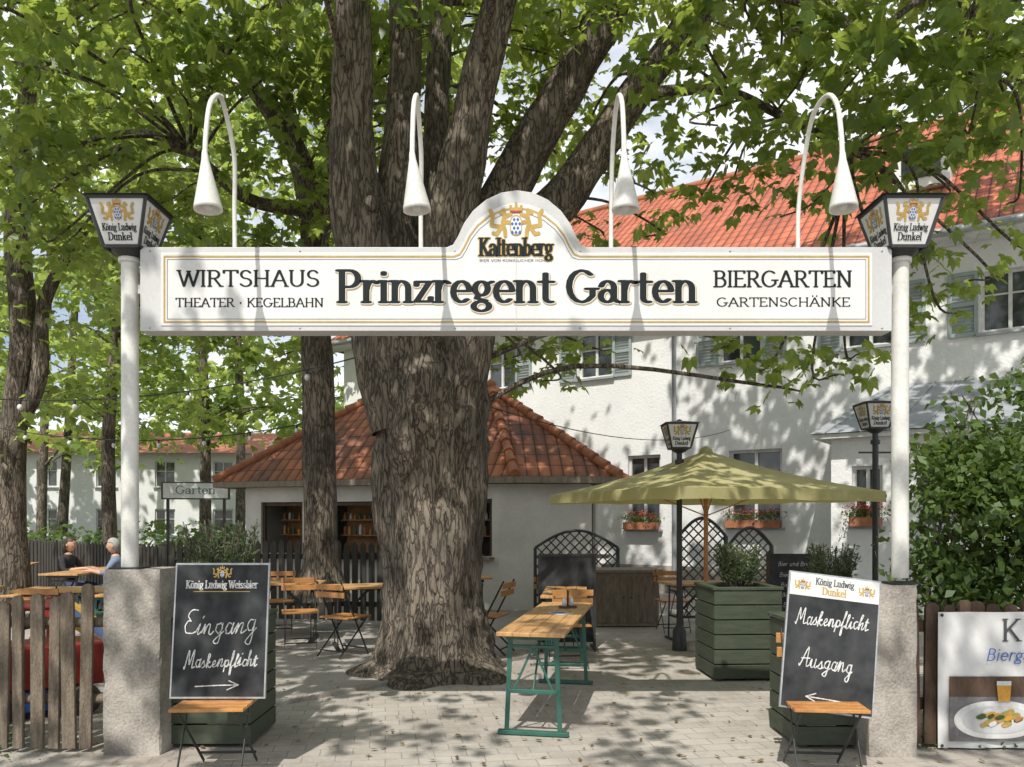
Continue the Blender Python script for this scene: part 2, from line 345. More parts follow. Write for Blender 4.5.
def text(t,h,cx,z0,width=None,bx=.07,bz=.025,grow=0,serif=True,slant=0,cell=.004):
    tot=sum(G[c][0] for c in t); sx=width/tot if width else h
    x=cx-tot*sx/2; out=[]
    for c in t:
        adv,st,se=G[c]
        ss=[[((p[0]+slant*p[1])*sx+x,p[1]*h+z0) for p in s] for s in st]
        if serif: ss+=[[(q[0]*sx+x-.085*h,q[1]*h+z0),(q[0]*sx+x+.085*h,q[1]*h+z0)] for q in se]
        out+=raster(ss,bx*h+grow,bz*h+grow,cell); x+=adv*sx
    return out
def handwriting(t,h,x0,z0,width,rise=.0,pen=.0034):
    tot=sum(H[c][0] for c in t); sx=width/tot; x=0; out=[]
    for c in t:
        adv,st,_=H[c]; wob=random.uniform(-.10,.10); hs=h*random.uniform(.86,1.12); sl_=random.uniform(.14,.30)
        ss=[]
        for s in st:
            q=smooth2([(p[0]+random.uniform(-.02,.02),p[1]+random.uniform(-.035,.035)) for p in s])
            ss.append([(x0+x+(p[0]+sl_*p[1])*sx,z0+p[1]*hs+rise*(x+p[0]*sx)+wob*h*.4) for p in q])
        out+=raster(ss,pen*random.uniform(.8,1.15),pen,.0022); x+=adv*sx
    return out
def crest(mb,cx,cz,w,y,dy=-.0012):
    k=w/2; ce=max(.0016,.035*k)
    T=lambda L,sg=1:[[(cx+sg*a*k,cz+b*k) for a,b in s] for s in L]
    lion=[[(-.42,.15),(-.5,.45),(-.42,.75),(-.5,.9)],[(-.48,.4),(-.72,.02),(-.85,.05)],[(-.42,.2),(-.4,-.05)],[(-.6,.3),(-.92,.35),(-.88,.75),(-.98,.9)],[(-.45,.65),(-.2,.78)],[(-.45,.5),(-.22,.45)],[(-.45,.92),(-.58,.82)]]
    for sg in(1,-1): mb.polys(raster(T(lion,sg),.075*k,.075*k,ce),y,'gold')
    mb.polys(raster(T([[(0,.2),(0,.5)]]),.22*k,.24*k,ce),y+dy,'gold')
    mb.polys(raster(T([[(0,.22),(0,.48)]]),.185*k,.2*k,ce),y+2*dy,'sign_white')
    for i in range(3):
        for j in range(4):
            a=-.14+.14*i+(.07 if j%2 else 0); b=.08+.16*j
            if abs(a)<.17: mb.polys([[(cx+a*k,cz+(b-.08)*k),(cx+(a+.06)*k,cz+b*k),(cx+a*k,cz+(b+.08)*k),(cx+(a-.06)*k,cz+b*k)]],y+3*dy,'blue_ink')
    mb.polys(raster(T([[(-.17,.88),(.17,.88)]]),.05*k,.05*k,ce),y+3*dy,'red_ink')
    mb.polys(raster(T([[(-.2,.94),(-.2,1.08)],[(0,.94),(0,1.18)],[(.2,.94),(.2,1.08)],[(-.2,.95),(.2,.95)]]),.05*k,.05*k,ce),y+4*dy,'gold')
# ------------------------------------------------------------------ camera, light, sky
cam=bpy.data.cameras.new('camera'); co=bpy.data.objects.new('camera',cam); scene.collection.objects.link(co)
co.location=(0,0,CH); co.rotation_euler=(math.pi/2,0,0); cam.sensor_width=36; cam.lens=F/1024*36; cam.shift_y=(HZ-383.5)/1024; cam.clip_end=600; cam.clip_start=.05
scene.camera=co
scene.view_settings.view_transform='Standard'; scene.view_settings.look='None'; scene.view_settings.exposure=0
EL=math.radians(54); hd=Vector((-.30,-1,0)).normalized(); sd=Vector((hd.x*math.cos(EL),hd.y*math.cos(EL),math.sin(EL)))
sl=bpy.data.lights.new('sun','SUN'); sl.energy=5.0; sl.angle=math.radians(.5); sl.color=(1,.955,.88)
so=bpy.data.objects.new('sun',sl); scene.collection.objects.link(so); so.rotation_euler=sd.to_track_quat('Z','Y').to_euler(); so.location=sd*40
w=bpy.data.worlds.new("World"); scene.world=w; w.use_nodes=True; nt=w.node_tree; bg=nt.nodes['Background']
sky=nt.nodes.new('ShaderNodeTexSky'); sky.sky_type='NISHITA'; sky.sun_disc=False; sky.sun_elevation=EL; sky.sun_rotation=math.atan2(hd.x,hd.y)%(2*math.pi)
tc=nt.nodes.new('ShaderNodeTexCoord'); nn=nt.nodes.new('ShaderNodeTexNoise'); nn.inputs['Scale'].default_value=2.6; nn.inputs['Detail'].default_value=6; nn.inputs['Roughness'].default_value=.55
mp=nt.nodes.new('ShaderNodeMapping'); mp.inputs['Scale'].default_value=(1,1,2.2); nt.links.new(tc.outputs['Generated'],mp.inputs[0]); nt.links.new(mp.outputs[0],nn.inputs['Vector'])
f=ramp(nt,nn.outputs['Fac'],.36,.56)
cl_=mixc(nt,f,sky.outputs[0],(9.5,9.8,10.2)); nt.links.new(cl_,bg.inputs[0]); bg.inputs[1].default_value=.12
# ------------------------------------------------------------------ ground
m,nt,out=newmat('gravel'); v=coords(nt); a=noi(nt,v,.8,5); b=noi(nt,v,60,3,.7); vo=N(nt,'ShaderNodeTexVoronoi'); vo.inputs['Scale'].default_value=70; nt.links.new(v,vo.inputs['Vector'])
c=mixc(nt,ramp(nt,a,.35,.65),(.37,.345,.31),(.26,.24,.21)); c=mixc(nt,mathn(nt,'MULTIPLY',ramp(nt,vo.outputs['Color'],.0,1.0),.6),c,(.43,.40,.36)); c=mixc(nt,ramp(nt,b,.5,.75),c,(.13,.115,.095))
finish(nt,out,c,.95,b,.8,.015); M['gravel']=m
m,nt,out=newmat('paving_stones'); v=coords(nt)
br=nt.nodes.new('ShaderNodeTexBrick'); br.inputs['Scale'].default_value=1; br.inputs['Brick Width'].default_value=.22; br.inputs['Row Height'].default_value=.15; br.inputs['Mortar Size'].default_value=.0045; br.inputs['Mortar Smooth'].default_value=.6
br.inputs['Color1'].default_value=(.42,.385,.345,1); br.inputs['Color2'].default_value=(.35,.32,.285,1); br.inputs['Mortar'].default_value=(.20,.18,.155,1)
mp=nt.nodes.new('ShaderNodeMapping'); mp.inputs['Rotation'].default_value=(0,0,math.radians(-9)); nt.links.new(v,mp.inputs[0]); nt.links.new(mp.outputs[0],br.inputs['Vector'])
a=noi(nt,v,1.1,6,.68); b=noi(nt,v,30,4,.7); a2=noi(nt,v,.45,3,.5)
c=mixc(nt,mathn(nt,'MULTIPLY',ramp(nt,a,.42,.66),.8),br.outputs[0],(.24,.215,.185)); c=mixc(nt,mathn(nt,'MULTIPLY',ramp(nt,b,.5,.8),.6),c,(.47,.44,.40)); c=mixc(nt,mathn(nt,'MULTIPLY',ramp(nt,a2,.5,.7),.4),c,(.27,.22,.185))
hh=mathn(nt,'ADD',mathn(nt,'MULTIPLY',br.outputs[1],-1.0),mathn(nt,'MULTIPLY',b,.4)); finish(nt,out,c,.88,hh,.5,.008); M['paving']=m
M['grass']=mat('grass',(.07,.11,.03),(.04,.07,.02),1.5,.95,bs=.8,bd=.05)
g=MB(); g.add([(-300,-60,0),(300,-60,0),(300,420,0),(-300,420,0)],[(0,1,2,3)],'gravel'); g.build('ground')
g=MB(); g.add([(-3.1,-3,.004),(5.6,-3,.004),(5.6,5.6,.004),(5.2,13,.004),(1.2,13.2,.004),(.2,9.3,.004),(-2.3,6.6,.004),(-3.1,5.6,.004)],[tuple(range(8))],'paving'); g.build('paved_path')
g=MB(); g.add([(-120,22,.006),(-9,22,.006),(-9,200,.006),(-120,200,.006)],[(0,1,2,3)],'grass'); g.build('lawn')
g=MB()
for a,b in (((.2,9.3,.012),(1.2,13.2,.012)),((-2.3,6.6,.012),(.2,9.3,.012)),((-3.1,5.6,.012),(-2.3,6.6,.012))): g.bar(a,b,.08,.05,'concrete')
g.build('path_edging')
# ------------------------------------------------------------------ gate
D=5.45
def P2(px,py): 
    p=W(px,py,D); return (p.x,p.z)
gs=empty('gate_sign')
half=[(70,247),(64,244.5),(59,236),(53,223),(44,210.5),(31,199.5),(16,192.5),(0,190)]
top=[(517-a,b) for a,b in half]+[(517+a,b) for a,b in half[::-1][1:]]
outl=[(140,331),(140,250)]+[(143,247)]+top+[(889,247),(892,250),(892,331)]
mb=MB(); mb.prism([P2(*p) for p in outl][::-1],D,D+.15,'sign_frame'); 
inn=[(161,326),(161,253)]+[(517+(a-517)*.915,253+(b-247)*.87) for a,b in top]+[(872,253),(872,326)]
ip=[P2(*p) for p in inn]
mb.prism(ip[::-1],D-.006,D+.01,'sign_white'); mb.build('board',gs,.004)
mb=MB()
def strip(pts,w,y,k):
    n=len(pts)
    P=[Vector(p) for p in pts]
    off=[]
    for i in range(n):
        a=P[i-1];b=P[i];c=P[(i+1)%n]; d1=(b-a).normalized();d2=(c-b).normalized()
        t=(d1+d2).normalized(); nrm=Vector((-t.y,t.x)); s=1/max(.4,nrm.dot(Vector((-d1.y,d1.x)))); off.append(nrm*s*w)
    for i in range(n):
        j=(i+1)%n; mb.polys([[tuple(P[i]),tuple(P[j]),tuple(P[j]-off[j]),tuple(P[i]-off[i])]],y,k)
def inset(f1,f2,l,r,t,b): return [P2(l,b),P2(l,t)]+[P2(517+(a-517)*f1,t+(bb-247)*f2) for a,bb in top]+[P2(r,t),P2(r,b)]
strip(inset(.90,.85,164,869,256,323),.011,D-.0085,'gold')
strip(inset(.865,.82,167.5,865.5,259.5,319.5),.003,D-.0085,'grey_ink')
yt=D-.009
mw=(697-337)*D/F; cx=(517-512)*D/F; z0=W(0,302.5,D).z
mb.polys(text('Prinzregent Garten',.215,cx+.005,z0-.006,mw,.105,.042,.006,cell=.0045),yt,'gold')
mb.polys(text('Prinzregent Garten',.215,cx+.002,z0-.0025,mw,.105,.042,.0035,cell=.0045),yt-.001,'sign_white')
mb.polys(text('Prinzregent Garten',.215,cx,z0,mw,.105,.042,cell=.004),yt-.002,'black_ink')
for t,x0,x1,yb,h in (('WIRTSHAUS',178,320,286.5,.107),('THEATER · KEGELBAHN',176,324,307,.058),('BIERGARTEN',713,852,287,.107),('GARTENSCHÄNKE',716,850,306.5,.058)):
    mb.polys(text(t,h,((x0+x1)/2-512)*D/F,W(0,yb,D).z,(x1-x0)*D/F,.085 if h>.1 else .085,.04,cell=.003 if h>.1 else .0018),yt,'black_ink')
kx=(516-512)*D/F
mb.polys(text('Kaltenberg',.118,kx,W(0,256,D).z,.5,.11,.05,.003,cell=.003),yt,'gold')
mb.polys(text('Kaltenberg',.118,kx,W(0,256,D).z,.5,.095,.04,cell=.0026),yt-.001,'black_ink')
mb.polys(text('BIER VON KONIGLICHER HOHEIT',.017,kx,W(0,262,D).z,.5,.08,.06,cell=.0013,serif=False),yt,'black_ink')
crest(mb,kx,W(0,235,D).z,.36,yt,-.0008)
mb.build('lettering',gs)
mb=MB(); mb.box(((516-512)*D/F,D-.004,W(0,290,D).z),(.004,.012,.54),'sign_frame'); 
for px in(300,720): mb.box(((px-512)*D/F,D+.17,3.2),(.05,.05,.5),'iron')
mb.tube([(-2.75,D+.19,3.30),(2.75,D+.19,3.30)],.03,'white_paint')
for px in(150,300,455,580,730,882):
    for py in(251,328): q=W(px,py,D); mb.ell((q.x,D-.001,q.z),(.008,.004,.008),'zinc',5)
mb.build('crossbar',gs)
def catmull(pts,n):
    pts=[Vector(p) for p in pts]; P=[pts[0]*2-pts[1]]+pts+[pts[-1]*2-pts[-2]]; out=[]
    for i in range(1,len(P)-2):
        for j in range(n):
            t=j/n; a,b,c,d=P[i-1:i+3]
            out.append(.5*((2*b)+(c-a)*t+(2*a-5*b+4*c-d)*t*t+(3*b-a-3*c+d)*t**3))
    out.append(pts[-1]); return out
for px,lean in ((235,.02),(421,.01),(611,.0),(798,.02)):
    x=(px-512)*(D+.1)/F
    mb=MB(); path=[(0,.1,3.38),(0,.09,3.75),(lean,.03,4.08),(lean,-.12,4.29),(lean*2,-.30,4.33),(lean*2,-.46,4.20),(lean*2,-.53,3.98),(lean*2,-.55,3.80)]
    mb.tube(catmull([(a,D+b,c) for a,b,c in path],8),.0155,'white_paint',10)
    mb.M=Matrix.Translation((lean*2,D-.55,3.84))@Matrix.Rotation(random.uniform(-.06,.06),4,'X')@Matrix.Rotation(random.uniform(-.10,.10),4,'Y')@Matrix.Translation((0,0,-.345))
    mb.lathe([(.010,.38),(.018,.35),(.022,.31),(.084,.02),(.085,0),(.08,0),(.018,.26)],(0,0,0),'white_paint',24)
    mb.ell((0,0,.04),(.035,.035,.045),'frame_white',8); mb.M=Matrix.Identity(4)
    mb.box((0,D+.165,3.4),(.06,.03,.12),'iron')
    mb.build('gooseneck_lamp',loc=(x,0,0))
def lantern(mb,c,s=1.0,txt=('König Ludwig','Dunkel')):
    x,y,z=c; old=mb.M; mb.M=Matrix.Translation((x,y,z))@Matrix.Scale(s,4)
    def fr(h,z): return [(-h,-h,z),(h,-h,z),(h,h,z),(-h,h,z)]
    b,t=.125,.205; HH=.36
    vs=fr(b,.04)+fr(t,HH); mb.add(vs,[(0,1,5,4),(1,2,6,5),(2,3,7,6),(3,0,4,7)],'sign_white')
    for i in range(4):
        mb.bar(Vector(vs[i])*1.01,Vector(vs[i+4])*1.005,.020,.020,'iron'); j=(i+1)%4
        mb.bar(vs[i],vs[j],.022,.022,'iron'); mb.bar(vs[i+4],vs[j+4],.022,.022,'iron')
    vs=fr(t+.03,HH+.012)+fr(.06,HH+.05); mb.add(vs,[(0,1,5,4),(1,2,6,5),(2,3,7,6),(3,0,4,7),(4,5,6,7),(3,2,1,0)],'iron')
    mb.lathe([(.05,.045),(.03,.07),(.0,.08)],(0,0,HH),'iron',12)
    mb.lathe([(.03,-.03),(.09,.0),(.13,.04)],(0,0,0),'iron',16)
    tl=math.atan2(t-b,HH-.04)
    for r in(0,math.pi/2,-math.pi/2):
        mb.M=Matrix.Translation((x,y,z))@Matrix.Scale(s,4)@Matrix.Rotation(r,4,'Z')@Matrix.Translation((0,-b-.004,.04))@Matrix.Rotation(tl,4,'X')
        mb.polys(text(txt[0],.046,0,.105,.24,.07,.04,cell=.002),0,'black_ink')
        mb.polys(text(txt[1],.05,0,.04,.17,.08,.045,cell=.002),0,'black_ink')
        crest(mb,0,.18,.23,0)
    mb.M=old
for px in(130,900):
    x=(px-512)*(D+.1)/F; mb=MB(); y=D+.1
    mb.tube([(x,y,1.2),(x,y,3.40)],.057,'white_paint',20); mb.lathe([(.057,0),(.075,.0),(.075,.03),(.05,.04)],(x,y,3.38),'white_paint',20)
    mb.box((x,y,1.27 if px<500 else 1.165),(.2,.2,.012),'iron')
    mb.box((x+(.14 if px<500 else -.14),y+.02,3.2),(.28,.05,.06),'white_paint'); mb.build('gate_post')
    mb=MB(); lantern(mb,(x,y,3.42),.96); mb.build('lantern')
def pillar(px0,px1,topz,y0,depth=.34):
    mb=MB(); x0=(px0-512)*y0/F; x1=(px1-512)*y0/F
    def side(a,b):
        vs=[];fs=[];nz=26;nx=12
        for k in range(nz+1):
            for j in range(nx+1):
                p=Vector(a).lerp(Vector(b),j/nx); p.z=topz*k/nz
                d=noise.noise(p*7)*.006+noise.noise(p*25)*.003
                ed=min(j,nx-j)/nx; 
                q=Vector(((x0+x1)/2,y0+depth/2,p.z)); 
                sh=1-(.05*max(0,noise.noise(p*9+Vector((5,0,0))))*2 if ed==0 else 0)-(.02 if k==nz else 0)
                p=q+(p-q)*(sh+d); vs.append(p)
        for k in range(nz):
            for j in range(nx): i=k*(nx+1)+j; fs.append((i,i+1,i+nx+2,i+nx+1))
        mb.add(vs,fs,'concrete')
    C_=[(x0,y0,0),(x1,y0,0),(x1,y0+depth,0),(x0,y0+depth,0)]
    for i in range(4): side(C_[i],C_[(i+1)%4])
    mb.add([(x0+.008,y0+.008,topz-.003),(x1-.008,y0+.008,topz-.003),(x1-.008,y0+depth-.008,topz-.003),(x0+.008,y0+depth-.008,topz-.003)],[(0,1,2,3)],'concrete'); mb.build('concrete_pillar')
pillar(103,160,1.265,5.42); pillar(869,917,1.16,5.38)
# ------------------------------------------------------------------ fences
def paling(mb,x,y,w,h,k,t=.03):
    r=w/2; pts=[(-r,.03),(r,.03),(r,h-r)]+[(r*math.cos(a),h-r+r*math.sin(a)*.9) for a in [math.pi*i/6 for i in range(1,6)]]+[(-r,h-r)]
    old=mb.M; mb.M=Matrix.Translation((x,y,0))@Matrix.Rotation(random.uniform(-.022,.022),4,'Y')@Matrix.Rotation(random.uniform(-.15,.15),4,'Z'); mb.prism(pts,-t/2,t/2,k); mb.M=old
mb=MB(); x=-6.6
while x<-2.83: paling(mb,x,5.5,random.uniform(.066,.092),random.uniform(1.04,1.17),'palewood'); x+=random.uniform(.108,.135)
for z in(.35,.88): mb.tube([(-6.7,5.56,z),(-2.8,5.56,z+.01)],.035,'palewood',8)
for x in(-6.3,-4.6): mb.tube([(x,5.63,0),(x,5.63,1.0)],.06,'palewood',10)
mb.build('picket_fence',bevel=.004)
mb=MB(); x=2.82
while x<6.8: paling(mb,x,5.62,.09,random.uniform(1.0,1.05),'brownwood'); x+=.115
for z in(.3,.85): mb.bar((2.75,5.67,z),(6.8,5.67,z),.04,.08,'brownwood')
mb.build('picket_fence')
def darkfence(x0,y0,x1,y1,h,step=.13):
    mb=MB(); L=math.hypot(x1-x0,y1-y0); n=int(L/step)
    for i in range(n+1):
        t=i/n; mb.M=Matrix.Translation((x0+(x1-x0)*t,y0+(y1-y0)*t,0))@Matrix.Rotation(math.atan2(y1-y0,x1-x0),4,'Z')
        hh=h+random.uniform(-.015,.015); mb.prism([(-.045,.05),(.045,.05),(.045,hh-.06),(0,hh),(-.045,hh-.06)],-.012,.012,'darkwood')
    mb.M=Matrix.Identity(4)
    for z in(.3,h-.25): mb.bar((x0,y0+.03,z),(x1,y1+.03,z),.03,.08,'darkwood')
    mb.build('dark_picket_fence')
darkfence(-5.6,12.9,-1.5,12.2,1.28); darkfence(-9.5,16.2,-5.8,13.2,1.2); darkfence(-16,20,-9.8,16.6,1.2)
# banner
mb=MB(); y0=5.55; bx0,bz0=(938-512)*y0/F,CH-(748-520)*y0/F; bw=1.05; bh=(748-612)*y0/F
mb.M=Matrix.Translation((bx0,y0,bz0))
nxx=14;vs=[];fs=[]
for j in range(9):
    for i in range(nxx+1): vs.append((bw*i/nxx,.010*math.sin(i*1.3+j*.5)*(1 if 0<i<nxx else .3),bh*j/8))
for j in range(8):
    for i in range(nxx): a=j*(nxx+1)+i; fs.append((a,a+1,a+nxx+2,a+nxx+1))
mb.add(vs,fs,'sign_white',smooth=True)
yb=-.016
mb.polys([[(.07,.05),(bw-.02,.05),(bw-.02,.50),(.07,.50)]],yb,'postergrey')
mb.polys([[(.07,.36),(bw-.02,.36),(bw-.02,.50),(.07,.50)]],yb-.002,'brownwood')
mb.polys(raster([[(.36,.2),(.44,.2)]],.26,.13,.012),yb-.004,'frame_white'); mb.polys(raster([[(.36,.2),(.44,.2)]],.2,.095,.012),yb-.006,'sign_frame')
for i in range(34):
    a=random.uniform(0,6.28); r=random.random(); mb.polys(raster([[(.39+.15*r*math.cos(a),.21+.065*r*math.sin(a)),(.39+.15*r*math.cos(a)+.02,.21+.065*r*math.sin(a)+.01)]],random.uniform(.012,.03),random.uniform(.01,.02),.005),yb-.008-i*.00015,random.choice(['food','amber','leafhedge','frame_white','terracotta','food']))
mb.polys([[(.40,.33),(.48,.33),(.49,.44),(.39,.44)]],yb-.0145,'amber'); mb.polys([[(.39,.44),(.49,.44),(.49,.47),(.39,.47)]],yb-.0145,'frame_white')
mb.polys([[(.66,.28),(.76,.28),(.77,.44),(.65,.44)]],yb-.0145,'amber')
mb.polys(text('K',.15,.50,.745,.14,.07,.03,cell=.004),yb,'grey_ink'); mb.polys(text('Biergarten',.08,.58,.61,.52,.055,.04,serif=False,slant=.2,cell=.003),yb,'blue_ink')
for a,b in((.02,.02),(bw-.02,.02),(.02,bh-.02),(bw-.02,bh-.02)): mb.ell((a,yb,b),(.012,.006,.012),'iron',5)
mb.build('advertising_banner')
# ------------------------------------------------------------------ furniture
def chair(x,y,rz,name='folding_chair'):
    mb=MB()
    for i in range(5): mb.box((0,-.19+i*.085,.455),(.44,.07,.02),'orangewood')
    for z in(.73,.82): mb.box((0,.17+(z-.45)*.25,z),(.44,.018,.065),'orangewood')
    for s in(-.19,.19):
        mb.bar((s,-.2,.01),(s,.26,.88),.022,.008,'iron',Vector((1,0,0))); mb.bar((s*.9,.27,.01),(s*.9,-.2,.44),.022,.008,'iron',Vector((1,0,0))); mb.bar((s,-.2,.44),(s,.16,.44),.02,.01,'iron')
    mb.bar((-.19,-.16,.08),(.19,-.16,.08),.015,.015,'iron'); mb.bar((-.18,.22,.08),(.18,.22,.08),.015,.015,'iron')
    return mb.build(name,bevel=.003,loc=(x,y,0.006),rz=rz)
def beer_table(x,y,rz,L=2.2,w=.5,h=.775,name='beer_table',leg='greenmetal'):
    mb=MB(); n=4 if w>.3 else 2
    for i in range(n): mb.box((0,-w/2+w/n*(i+.5),h-.0135),(L,w/n-.004,.027),'tabletop')
    for s in(-1,1):
        mb.box((s*(L/2-.02),0,h-.013),(.03,w+.004,.031),'tabletop')
        X=s*(L/2-.14); 
        mb.bar((X,-w*.34,h-.03),(X,-w*.40,.03),.035,.012,leg,Vector((1,0,0))); mb.bar((X,w*.34,h-.03),(X,w*.40,.03),.035,.012,leg,Vector((1,0,0)))
        mb.box((X,0,.02),(.05,w*1.06,.03),leg); mb.box((X,0,h-.05),(.04,w*.8,.035),leg); mb.box((X,0,h*.42),(.03,w*.72,.03),leg); mb.box((X,0,h*.85),(.03,w*.68,.02),leg)
        for q in(-1,1): mb.bar((X,q*w*.3,h*.42),(X,-q*w*.0,h*.85),.018,.008,leg,Vector((1,0,0)))
        mb.bar((X,0,h*.42),(X-s*.42,0,h-.04),.03,.012,leg,Vector((0,1,0)))
    mb.box((0,0,h-.045),(L-.5,.05,.03),leg)
    return mb.build(name,bevel=.003,loc=(x,y,.006),rz=rz)
ang=math.atan2(2.21,.43)
beer_table(.34,6.86,ang)
# leaflets and a condiment stand on the front table
mb=MB(); mb.box((0,0,.003),(.148,.21,.003),'frame_white'); mb.box((.0,.03,.0055),(.12,.09,.001),'blue_ink'); mb.build('leaflet',loc=(.42,7.0,.782),rz=.4)
mb=MB(); mb.box((0,0,.01),(.14,.09,.02),'brownwood'); mb.box((0,0,.09),(.012,.02,.16),'brownwood')
for a in(-.04,.04): mb.lathe([(.0,.02),(.02,.02),(.02,.07),(.012,.09),(0,.1)],(a,0,0),'frame_white',10)
mb.build('condiment_stand',loc=(.52,7.45,.782),rz=.5)
beer_table(.62,9.3,ang+.1,1.4,name='beer_table')
for x,y,r in((-3.1,10.6,.1),(-1.75,10.1,.3),(-4.6,11.6,-.1),(-4.9,9.6,.05),(-6.9,13.1,math.pi/2),(-.9,11.6,.1),(2.6,10.6,.2),(-7.2,9.5,.2),(-10,15,.3)): beer_table(x,y,r,1.9 if x<-4 else 1.2,.6,leg='iron')
for x,y,r in((-7.55,13.1,math.pi/2),(-6.22,13.1,math.pi/2),(-7.2,8.85,.2)): beer_table(x,y,r,2.2,.27,.46,name='beer_bench')
for x,y,r in((-1.98,9.45,2.6),(-2.65,10.0,.3),(-3.5,9.9,3.3),(-3.3,11.3,.2),(-.28,9.6,-1.9),(.62,8.75,math.pi+.1),(.55,10.2,.2),(-4.2,10.9,3.2),(-5.0,12.2,.1),(-5.1,8.9,3.1),(-1.4,11.0,.6),(2.3,11.4,.1),(3.0,9.9,3.1)): chair(x,y,r)
chair(-1.84,5.0,.05); chair(1.93,4.98,-.1)
def planter(x,y,w,h,rz=0):
    mb=MB(); n=6; hh=h/n
    for i in range(n):
        for a in range(4):
            R=Matrix.Rotation(a*math.pi/2,3,'Z'); mb.box(R@Vector((0,-w/2+.015,hh*(i+.5)+.02)),(w-.0,.03,hh-.012) if a%2==0 else (w-.062,.03,hh-.012),'greenpaint',R)
    for a,b in((1,1),(1,-1),(-1,1),(-1,-1)): mb.box((a*(w/2-.06),b*(w/2-.06),h/2),(.05,.05,h),'greenpaint')
    mb.box((0,0,h*.9),(w-.08,w-.08,.02),'brownwood')
    for a in range(4):
        R=Matrix.Rotation(a*math.pi/2,3,'Z'); mb.box(R@Vector((0,-w/2+.03,h+.035)),(w+.03 if a%2==0 else w-.09,.08,.03),'greenpaint',R)
    return mb.build('wooden_planter',bevel=.004,loc=(x,y,0.005),rz=rz)
planter(-2.13,5.9,.6,.86); planter(2.27,5.86,.58,.84); planter(2.32,8.25,.68,.88,.05); planter(2.85,6.95,.5,.86)
def chalkboard(x,y,z,w,h,lean,roll,rz,lines,head_white):
    mb=MB(); mb.box((0,0,h/2),(w,.02,h),'board_edge'); mb.polys([[(-w/2+.01,.012),(w/2-.01,.012),(w/2-.01,h-.012),(-w/2+.01,h-.012)]],-.0115,'slate')
    hz=h-(.19 if not head_white else .15)
    if head_white: mb.polys([[(-w/2+.01,hz),(w/2-.01,hz),(w/2-.01,h-.01),(-w/2+.01,h-.01)]],-.013,'frame_white')
    k='grey_ink'
    if head_white:
        for s in(-1,1): crest(mb,s*.2,hz+.045,.1,-.0145)
        mb.polys(text('König Ludwig',.042,0,hz+.08,.24,.08,.04,cell=.0018),-.0145,k); mb.polys(text('Dunkel',.045,0,hz+.02,.15,.09,.045,cell=.0018),-.0145,'gold')
    else:
        mb.polys(text('König Ludwig Weissbier',.048,0,hz+.03,w*.76,.085,.045,cell=.0018),-.013,'chalk'); crest(mb,0,hz+.10,.12,-.013); mb.polys([[(-w*.3,hz+.006),(w*.3,hz+.006),(w*.3,hz+.011),(-w*.3,hz+.011)]],-.013,'gold')
    for t,hh,x0,zz,ww,ri in lines: mb.polys(handwriting(t,hh,x0,zz,ww,ri),-.0135,'chalk')
    sg=1 if not head_white else -1
    ar=raster([[(-.14*sg,.075),(0,.082),(.13*sg,.085)],[(.07*sg,.11),(.13*sg,.085),(.06*sg,.055)]],.0035,.0035,.002); mb.polys(ar,-.0135,'chalk')
    o=mb.build('chalkboard_sign',bevel=0); o.matrix_world=Matrix.Translation((x,y,z))@Matrix.Rotation(rz,4,'Z')@Matrix.Rotation(-lean,4,'X')@Matrix.Rotation(roll,4,'Y')
    return o
chalkboard((219.5-512)*5.05/F,5.02,.48,.60,.85,.12,0,0,[('Eingang',.14,-.235,.40,.46,.03),('Maskenpflicht',.09,-.22,.19,.46,.03)],False)
chalkboard((821-512)*5.05/F,4.98,.40,.575,.86,.16,math.radians(7),-.05,[('Maskenpflicht',.095,-.23,.53,.45,.02),('Ausgang',.11,-.19,.27,.33,-.03)],True)
mb=MB(); mb.box((0,0,.62),(.66,.04,1.06),'slate'); 
for s in(-.34,.34): mb.box((s,.0,.58),(.03,.06,1.16),'iron'); mb.box((s,0,.02),(.04,.45,.03),'iron')
mb.box((0,0,1.165),(.71,.06,.03),'iron'); mb.build('menu_board',loc=(.68,9.9,0),rz=.05)
mb=MB(); mb.box((0,0,.62),(.62,.04,.95),'slate')
for s in(-.32,.32): mb.box((s,0,.56),(.03,.06,1.1),'brownwood')
for i,zz in enumerate((.95,.82,.7,.58,.46)): mb.polys(text('Bier und Brezn'[:14-i],.05,0,zz,.42-i*.03,.05,.05,serif=False,slant=.2,cell=.004),-.024,'chalk')
mb.build('menu_board',loc=(3.4,9.6,.1),rz=-.1)
mb=MB(); mb.box((0,0,.42),(.95,.6,.8),'greywood'); mb.box((0,0,.84),(1.05,.7,.04),'greywood')
for s in(-.235,.235): mb.box((s,-.308,.42),(.43,.02,.7),'palewood'); mb.ell((s*.25,-.325,.45),(.015,.015,.015),'iron',6)
mb.build('serving_cabinet',loc=(1.7,12.2,0),rz=.05,bevel=.005)
